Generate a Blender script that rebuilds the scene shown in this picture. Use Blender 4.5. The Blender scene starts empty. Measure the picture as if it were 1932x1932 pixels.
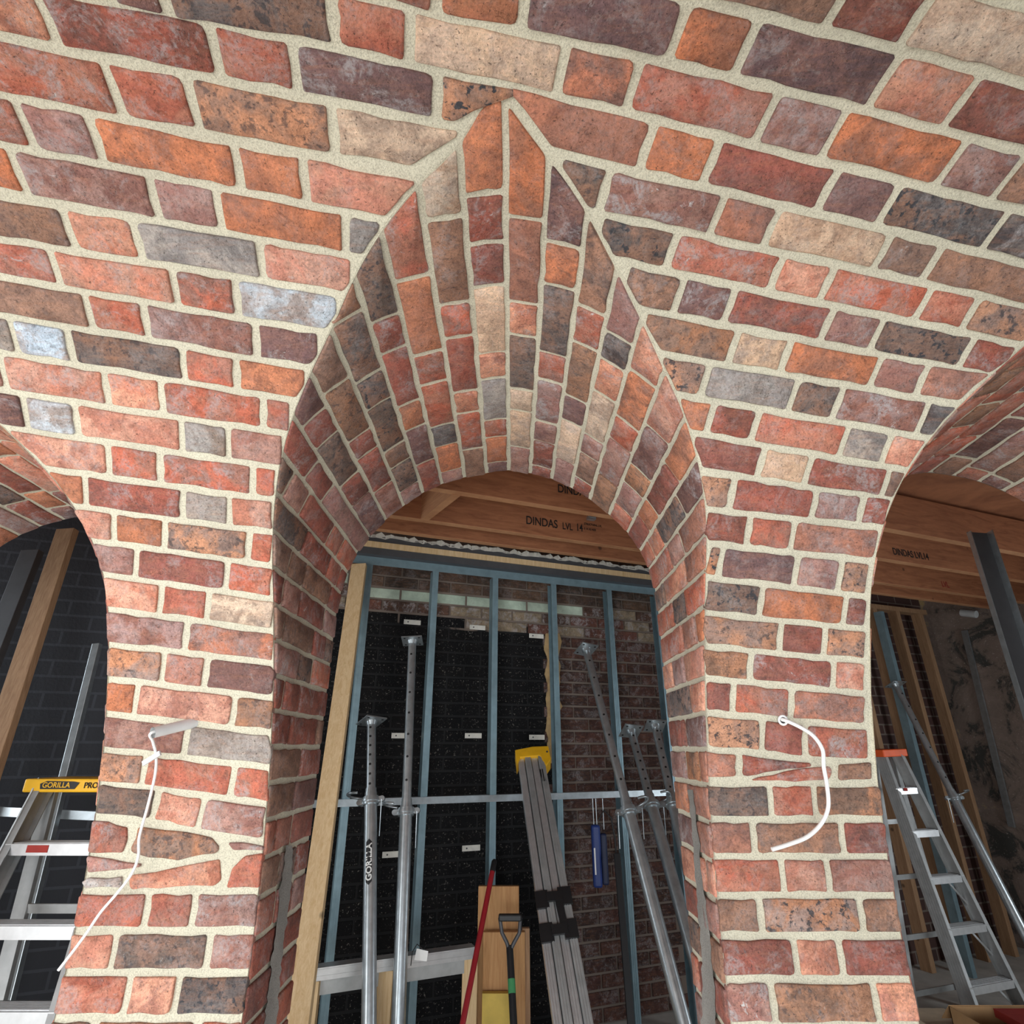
import bpy, math, random
import numpy as np
from mathutils import Vector, Matrix
random.seed(7)
S = bpy.context.scene
COL = S.collection

# ------------------------------------------------------------------ camera
H = 1.55                                   # camera height above the floor
FPX, PITCH_DEG = 1064.83, 22.663           # focal length in pixels of the 1932 frame, tilt upward
cam_d = bpy.data.cameras.new('camera'); cam = bpy.data.objects.new('camera', cam_d); COL.objects.link(cam)
cam_d.sensor_width = 36.0; cam_d.lens = FPX / 1932 * 36.0; cam_d.clip_start = 0.02
cam.location = (0, 0, H); cam.rotation_euler = (math.radians(90 + PITCH_DEG), 0, 0)
S.camera = cam
# ------------------------------------------------------------------ world, window light, exposure
W = bpy.data.worlds.new('world'); S.world = W; W.use_nodes = True
W.node_tree.nodes['Background'].inputs[0].default_value = (0.80, 0.90, 1.0, 1)
W.node_tree.nodes['Background'].inputs[1].default_value = 0.7
def area(name, loc, target, sx, sy, power, col):
    l = bpy.data.lights.new(name, 'AREA'); l.shape = 'RECTANGLE'; l.size = sx; l.size_y = sy
    l.energy = power; l.color = col
    o = bpy.data.objects.new(name, l); COL.objects.link(o); o.location = loc
    o.rotation_euler = (Vector(target) - Vector(loc)).to_track_quat('-Z', 'Y').to_euler()
    return o
# tall window of the room, left of and behind the photographer
area('window_daylight', (-2.6, -1.0, H - 0.3), (-0.5, 1.3, H + 0.5), 1.5, 2.0, 84, (0.99, 0.995, 0.985))
# unseen broad light added behind the photographer, set low to reach the vault
area('rear_fill', (-0.3, -3.0, H - 0.6), (0.1, 0.6, H + 0.7), 2.4, 1.7, 118, (0.93, 0.97, 1.0))
# added unseen spot on the floor; the pale floor bounces it into the vault
sb = bpy.data.lights.new('floor_bounce_spot', 'SPOT'); sb.energy = 2450; sb.spot_size = math.radians(62); sb.spot_blend = .6; sb.shadow_soft_size = .25; sb.color = (0.97, 0.99, 1.0)
sbo = bpy.data.objects.new('floor_bounce_spot', sb); COL.objects.link(sbo); sbo.location = (-1.7, -2.4, H + 1.5)
sbo.rotation_euler = (Vector((-0.5, -0.45, 0)) - Vector(sbo.location)).to_track_quat('-Z', 'Y').to_euler()
# added fill for the room behind the arcade, unseen at its left end
area('rear_room_left_fill', (-3.75, 2.35, H + 0.25), (1.5, 4.0, H - 0.1), 0.8, 1.5, 34, (0.86, 0.94, 1.0))
# second added fill, unseen at the right end of that room
area('rear_room_right_fill', (4.4, 2.45, H - 0.35), (1.0, 4.6, H - 0.5), 0.8, 1.3, 26, (0.88, 0.95, 1.0))
S.view_settings.view_transform = 'Standard'; S.view_settings.look = 'None'
S.view_settings.gamma = 1.0; S.view_settings.use_curve_mapping = False
S.view_settings.exposure = 0.0

# ------------------------------------------------------------------ helpers
def lin(c): return tuple(((v/255)/12.92 if v/255 <= .04045 else ((v/255+.055)/1.055)**2.4) for v in c)
def rgba(c): return lin(c) + (1.0,)
def tag(o, label=None, cat=None, group=None, kind=None):
    if label: o['label'] = label
    if cat: o['category'] = cat
    if group: o['group'] = group
    if kind: o['kind'] = kind
    return o
def obj(name, me, mat=None, parent=None):
    o = bpy.data.objects.new(name, me); COL.objects.link(o)
    if mat is not None and me is not None:
        if len(me.materials) == 0: me.materials.append(mat)
    if parent is not None: o.parent = parent
    return o
def empty(name, loc, label, cat, group=None):
    o = bpy.data.objects.new(name, None); COL.objects.link(o); o.location = loc; o.empty_display_size = .1
    tag(o, label, cat, group); return o
def wpos(o):
    p = Vector(o.location)
    while o.parent: o = o.parent; p += Vector(o.location)
    return p
class MB:
    """collects simple shapes, builds ONE mesh object (world coordinates, parent may be offset)"""
    def __init__(s): s.v = []; s.f = []; s.sm = []
    def add(s, vs, fs, smooth=False):
        b = len(s.v); s.v += [tuple(q) for q in vs]; s.f += [tuple(i+b for i in f) for f in fs]; s.sm += [smooth]*len(fs); return s
    def hexa(s, c8): return s.add(c8, [(0,3,2,1),(4,5,6,7),(0,1,5,4),(1,2,6,5),(2,3,7,6),(3,0,4,7)])
    def bar(s, p, q, w, t, side):
        p, q = Vector(p), Vector(q); ax = (q-p).normalized(); sd = Vector(side); sd = (sd - ax*sd.dot(ax)).normalized(); n = ax.cross(sd)
        c = []
        for e in (p, q):
            for a, b in ((-1,-1),(1,-1),(1,1),(-1,1)): c.append(e + sd*(a*w/2) + n*(b*t/2))
        return s.hexa(c)
    def box(s, lo, hi):
        x0,y0,z0 = lo; x1,y1,z1 = hi
        return s.hexa([(x0,y0,z0),(x1,y0,z0),(x1,y1,z0),(x0,y1,z0),(x0,y0,z1),(x1,y0,z1),(x1,y1,z1),(x0,y1,z1)])
    def tube(s, pts, r, n=12, cap=True, radii=None):
        pts = [Vector(p) for p in pts]; vs = []; fs = []; pv = None
        for i, p in enumerate(pts):
            t = (pts[min(i+1, len(pts)-1)] - pts[max(i-1, 0)]).normalized()
            if pv is None: pv = t.orthogonal().normalized()
            pv = (pv - t*pv.dot(t)).normalized(); b = t.cross(pv); rr = radii[i] if radii else r
            for k in range(n):
                a = 2*math.pi*k/n; vs.append(p + (pv*math.cos(a) + b*math.sin(a))*rr)
        for i in range(len(pts)-1):
            for k in range(n): fs.append((i*n+k, i*n+(k+1)%n, (i+1)*n+(k+1)%n, (i+1)*n+k))
        s.add(vs, fs, True)
        if cap:
            m = len(pts)-1; s.add(vs[:n], [tuple(range(n))[::-1]]); s.add(vs[m*n:], [tuple(range(n))])
        return s
    def ring(s, c, ax, R, r, n=16, m=8):
        c, ax = Vector(c), Vector(ax).normalized(); u = ax.orthogonal().normalized(); w = ax.cross(u); vs = []; fs = []
        for i in range(n):
            a = 2*math.pi*i/n; d = u*math.cos(a)+w*math.sin(a)
            for k in range(m):
                b = 2*math.pi*k/m; vs.append(c + d*(R + r*math.cos(b)) + ax*(r*math.sin(b)))
        for i in range(n):
            for k in range(m): fs.append((i*m+k, ((i+1)%n)*m+k, ((i+1)%n)*m+(k+1)%m, i*m+(k+1)%m))
        return s.add(vs, fs, True)
    def prism(s, poly, off):
        n = len(poly); off = Vector(off); a = [Vector(p) for p in poly]; b = [p+off for p in a]
        return s.add(a+b, [tuple(range(n))[::-1], tuple(range(n, 2*n))] + [(i, (i+1)%n, n+(i+1)%n, n+i) for i in range(n)])
    def build(s, name, mat, parent=None, bevel=0.0):
        me = bpy.data.meshes.new(name); org = wpos(parent) if parent is not None else Vector((0,0,0))
        c = sum((Vector(q) for q in s.v), Vector()) / len(s.v)
        me.from_pydata([Vector(q) - c for q in s.v], [], s.f)
        me.polygons.foreach_set('use_smooth', s.sm); me.update()
        o = obj(name, me, mat, parent); o.location = c - org
        if bevel > 0:
            md = o.modifiers.new('bevel', 'BEVEL'); md.width = bevel; md.segments = 2; md.limit_method = 'ANGLE'
        return o
ct, st = math.cos(math.radians(PITCH_DEG)), math.sin(math.radians(PITCH_DEG))
def ray(x, y):
    u, w = (x-966)/FPX, (966-y)/FPX
    return Vector((u, ct - w*st, st + w*ct))
def at(x, y, Y0, k=0.0):
    """point of the place that the pixel shows on the upright plane Y = Y0 + k X"""
    r = ray(x, y); return r*(Y0/(r.y - k*r.x)) + Vector((0, 0, H))
def to_floor(p, q, z=0.0):
    """where the line p>q meets height z"""
    t = (z - p.z)/(q.z - p.z); return p + (q-p)*t

# ------------------------------------------------------------------ materials
class NT:
    def __init__(s, name):
        s.m = bpy.data.materials.new(name); s.m.use_nodes = True; s.t = s.m.node_tree; s.n = s.t.nodes; s.bsdf = s.n['Principled BSDF']
    def node(s, typ, **kw):
        n = s.n.new(typ)
        for k, v in kw.items(): setattr(n, k, v)
        return n
    def link(s, a, b): s.t.links.new(a, b)
    def val(s, sock, v):
        if hasattr(v, 'is_linked') or hasattr(v, 'links'): s.link(v, sock)
        else: sock.default_value = v
    def noise(s, vec, scale, detail=4, rough=.55, dist=0.0):
        n = s.node('ShaderNodeTexNoise'); s.link(vec, n.inputs['Vector']); n.inputs['Scale'].default_value = scale
        n.inputs['Detail'].default_value = detail; n.inputs['Roughness'].default_value = rough; n.inputs['Distortion'].default_value = dist
        return n.outputs[0]
    def ramp(s, fac, stops):
        n = s.node('ShaderNodeValToRGB'); s.link(fac, n.inputs[0]); e = n.color_ramp.elements
        e[0].position, e[0].color = stops[0][0], stops[0][1]; e[1].position, e[1].color = stops[-1][0], stops[-1][1]
        for p, c in stops[1:-1]:
            q = e.new(p); q.color = c
        return n.outputs[0]
    def step(s, fac, a, b): return s.ramp(fac, [(a, (0,0,0,1)), (b, (1,1,1,1))])
    def math(s, op, a, b=0.0, clamp=False):
        n = s.node('ShaderNodeMath', operation=op, use_clamp=clamp); s.val(n.inputs[0], a); s.val(n.inputs[1], b); return n.outputs[0]
    def mix(s, fac, a, b, mode='MIX'):
        n = s.node('ShaderNodeMix', data_type='RGBA', blend_type=mode); s.val(n.inputs[0], fac); s.val(n.inputs[6], a); s.val(n.inputs[7], b); return n.outputs[2]
    def bump(s, hgt, strength, dist):
        n = s.node('ShaderNodeBump'); s.link(hgt, n.inputs['Height']); n.inputs['Strength'].default_value = strength; n.inputs['Distance'].default_value = dist
        s.link(n.outputs[0], s.bsdf.inputs['Normal']); return n
    def coord(s, which='Object', off=False, scale=None):
        tc = s.node('ShaderNodeTexCoord'); v = tc.outputs[which]
        if off:
            oi = s.node('ShaderNodeObjectInfo'); a = s.node('ShaderNodeVectorMath', operation='ADD'); mu = s.math('MULTIPLY', oi.outputs['Random'], 53.0)
            s.link(v, a.inputs[0]); s.link(mu, a.inputs[1]); v = a.outputs[0]
        if scale:
            mp = s.node('ShaderNodeMapping'); s.link(v, mp.inputs[0]); mp.inputs['Scale'].default_value = scale; v = mp.outputs[0]
        return v
def simple(name, col, rough=.6, metal=0.0, var=.12, scale=14, bump=0.0, bscale=90, spec=None):
    N = NT(name); v = N.coord('Object', True); n = N.noise(v, scale)
    c = lin(col); lo = tuple(q*(1-var) for q in c)+(1,); hi = tuple(min(q*(1+var), 1) for q in c)+(1,)
    N.link(N.ramp(n, [(.3, lo), (.7, hi)]), N.bsdf.inputs['Base Color'])
    N.bsdf.inputs['Roughness'].default_value = rough; N.bsdf.inputs['Metallic'].default_value = metal
    if bump: N.bump(N.noise(v, bscale, 3), bump, .002)
    return N.m
def brick_material(name='clay_brick', mixed=False):
    N = NT(name); v = N.coord('Object', True)
    oi = N.node('ShaderNodeObjectInfo'); c1 = oi.outputs['Color']
    def attr(p, out):
        a = N.node('ShaderNodeAttribute', attribute_type='OBJECT', attribute_name=p); return a.outputs[out]
    if mixed:                                # brickwork past the single bricks: each brick takes its own colour
        isl = N.node('ShaderNodeNewGeometry').outputs['Random Per Island']
        c1 = N.ramp(isl, [(0, rgba((174, 92, 70))), (.18, rgba((148, 78, 64))), (.34, rgba((186, 112, 76))), (.5, rgba((158, 120, 110))), (.64, rgba((120, 86, 82))), (.78, rgba((146, 108, 88))), (.9, rgba((198, 160, 134))), (1, rgba((174, 110, 86)))])
    c2 = N.mix(1.0, c1, (.82, .84, .86, 1), 'MULTIPLY') if mixed else attr('tint', 'Color')
    spk = attr('speckle', 'Fac'); wh = attr('bloom', 'Fac')
    big = N.noise(v, 13, 6, .68, .5)
    col = N.mix(N.step(big, .44, .56), c1, c2)
    # flame-like warmer clouds and streaks
    st_ = N.noise(N.coord('Object', True, (6, 40, 40)), 3, 5, .7)
    col = N.mix(N.math('MULTIPLY', N.step(st_, .48, .66), .45), col, N.mix(.45, col, (0.44, 0.19, 0.09, 1)))
    dk = N.noise(v, 28, 6, .75, .3)
    col = N.mix(1.0, col, N.ramp(dk, [(.34, (.72, .70, .70, 1)), (.5, (1.04, 1.04, 1.04, 1)), (.68, (1.28, 1.26, 1.24, 1))]), 'MULTIPLY')
    # fine grain
    g = N.noise(v, 190, 6, .75)
    col = N.mix(1.0, col, N.ramp(g, [(.32, (.68, .67, .66, 1)), (.5, (1.03, 1.03, 1.03, 1)), (.70, (1.32, 1.32, 1.32, 1))]), 'MULTIPLY')
    # burnt spots
    sp = N.step(N.noise(v, 62, 3, .6, .3), .555, .63)
    col = N.mix(N.math('MULTIPLY', sp, spk, True), col, (0.045, 0.044, 0.05, 1))
    sp2 = N.step(N.noise(v, 210, 3, .6), .645, .69)
    col = N.mix(N.math('MULTIPLY', sp2, .7), col, (0.05, 0.038, 0.035, 1))
    # greyish lilac bloom in sharp-edged patches, whiter where it is thick
    b1 = N.math('MULTIPLY', N.step(N.noise(v, 15, 7, .75, .7), .49, .60), N.step(N.noise(v, 130, 4, .7), .36, .56))
    col = N.mix(N.math('MULTIPLY', b1, N.math('MULTIPLY', wh, 2.0), True), col, N.mix(.72, col, (0.42, 0.39, 0.39, 1)))
    b2 = N.math('MULTIPLY', N.step(N.noise(v, 21, 7, .78, .9), .62, .67), N.step(N.noise(v, 150, 4, .7), .42, .55))
    col = N.mix(N.math('MULTIPLY', b2, N.math('MULTIPLY', wh, 1.8), True), col, (0.56, 0.55, 0.54, 1))
    N.link(col, N.bsdf.inputs['Base Color']); N.bsdf.inputs['Roughness'].default_value = .92
    h = N.math('ADD', N.math('MULTIPLY', g, .7), N.math('MULTIPLY', N.noise(v, 48, 5, .65), .7))
    h = N.math('SUBTRACT', h, N.math('MULTIPLY', sp2, .6))
    cr = N.step(N.noise(v, 20, 6, .65, 1.5), .385, .405)
    h = N.math('ADD', h, N.math('MULTIPLY', cr, .35))
    N.bump(h, .8, .0055)
    return N.m
def mortar_material(name, col, var=.10, bs=.9):
    N = NT(name); v = N.coord('Object')
    n1 = N.noise(v, 5, 5); n2 = N.noise(v, 300, 4, .7); n3 = N.noise(v, 1100, 2, .6)
    c = lin(col); base = N.ramp(n1, [(.3, tuple(q*(1-var) for q in c)+(1,)), (.7, tuple(min(1, q*(1+var)) for q in c)+(1,))])
    gr = N.mix(1.0, base, N.ramp(n2, [(.32, (.66, .65, .63, 1)), (.56, (1.06, 1.06, 1.06, 1))]), 'MULTIPLY')
    gr = N.mix(N.math('MULTIPLY', N.step(n3, .66, .70), .45), gr, (0.22, 0.17, 0.12, 1))
    N.link(gr, N.bsdf.inputs['Base Color']); N.bsdf.inputs['Roughness'].default_value = .95
    N.bump(N.math('ADD', N.math('MULTIPLY', n2, .8), N.math('MULTIPLY', N.noise(v, 90, 3), .9)), bs, .004)
    return N.m
def wood(name, c1, c2, scale=(1, 1, 14), rough=.75, knots=True, freq=5):
    """grain runs along local direction given by the small component of scale"""
    N = NT(name); v = N.coord('Object', True, scale)
    n = N.noise(v, freq, 5, .6, 1.2); n2 = N.noise(v, freq*6, 3, .6)
    col = N.ramp(N.math('ADD', N.math('MULTIPLY', n, .8), N.math('MULTIPLY', n2, .25)), [(.35, rgba(c2)), (.65, rgba(c1))])
    if knots:
        vo = N.node('ShaderNodeTexVoronoi'); N.link(N.coord('Object', True), vo.inputs['Vector']); vo.inputs['Scale'].default_value = 4.2
        k = N.ramp(vo.outputs['Distance'], [(.035, (1, 1, 1, 1)), (.075, (0, 0, 0, 1))])
        col = N.mix(N.math('MULTIPLY', k, .75), col, rgba(tuple(q*.45 for q in c2)))
    N.link(col, N.bsdf.inputs['Base Color']); N.bsdf.inputs['Roughness'].default_value = rough
    N.bump(n2, .15, .002)
    return N.m
def paint_material():
    N = NT('old_wall_paint'); v = N.coord('Object', True); c = N.node('ShaderNodeObjectInfo').outputs['Color']
    ch = N.step(N.noise(v, 85, 5, .72), .60, .66); c = N.mix(N.math('MULTIPLY', ch, .6), c, (0.36, 0.33, 0.29, 1))
    c = N.mix(1.0, c, N.ramp(N.noise(v, 9, 4), [(.3, (.7, .7, .7, 1)), (.7, (1.25, 1.25, 1.25, 1))]), 'MULTIPLY')
    N.link(c, N.bsdf.inputs['Base Color']); N.bsdf.inputs['Roughness'].default_value = .85; N.bsdf.inputs['Specular IOR Level'].default_value = .25; N.bump(N.noise(v, 60, 5), .5, .004); return N.m
M = {}
M['paint'] = paint_material()
M['brick'] = brick_material()
M['brick_mix'] = brick_material('mixed_clay_brick', True)
M['mortar'] = mortar_material('cream_lime_mortar', (208, 202, 181))
M['cement'] = mortar_material('grey_cement', (146, 143, 138), .25)
M['soot_mortar'] = mortar_material('dusty_mortar', (128, 118, 108), .3)
M['galv'] = simple('galvanised_steel', (186, 194, 198), .33, .78, .15, 25)
M['bluegalv'] = simple('blue_tinted_stud_steel', (140, 166, 176), .42, .5, .12, 18)
M['dark_steel'] = simple('dark_grey_steel', (92, 92, 95), .55, .5, .1)
M['alu'] = simple('brushed_aluminium', (206, 207, 208), .34, .6, .08, 30)
M['alu_dull'] = simple('dull_aluminium', (178, 180, 180), .45, .5, .12, 20)
M['pine'] = wood('pale_pine', (226, 198, 156), (205, 170, 122), (14, 14, 1))
M['pine_old'] = wood('brown_pine', (176, 140, 106), (146, 110, 80), (14, 14, 1))
M['ply'] = wood('honey_board', (196, 150, 100), (170, 120, 74), (14, 14, 1), freq=4)
M['lvl'] = wood('veneer_lumber', (170, 110, 74), (132, 80, 52), (1.2, 1.2, 9), .7, True, 3)
M['lvl_edge'] = wood('veneer_lumber_edge', (204, 150, 108), (176, 120, 82), (1, 1, 30), .7, False, 5)
M['yellow'] = simple('yellow_plastic', (232, 176, 32), .45)
M['orange'] = simple('orange_plastic', (226, 92, 40), .5)
M['black'] = simple('black_plastic', (26, 26, 28), .5)
M['red'] = simple('red_painted_handle', (150, 26, 36), .4)
M['blue'] = simple('blue_plastic', (26, 52, 118), .4)
M['white_pvc'] = simple('white_cable_sheath', (232, 232, 230), .45, 0, .04)
M['grey_pvc'] = simple('grey_conduit', (206, 208, 208), .5, 0, .08)
M['ink'] = simple('black_ink', (28, 20, 18), .8)
M['redink'] = simple('red_ink', (150, 44, 36), .8)
M['white'] = simple('white_print', (235, 235, 232), .6, 0, .03)
M['foam'] = simple('torn_white_plaster', (225, 222, 212), .9, 0, .1, 30, .6, 60)
M['card'] = simple('brown_cardboard', (176, 138, 96), .85, 0, .08)
M['concrete'] = simple('concrete', (186, 184, 178), .9, 0, .2, 6, .3, 40)
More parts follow.
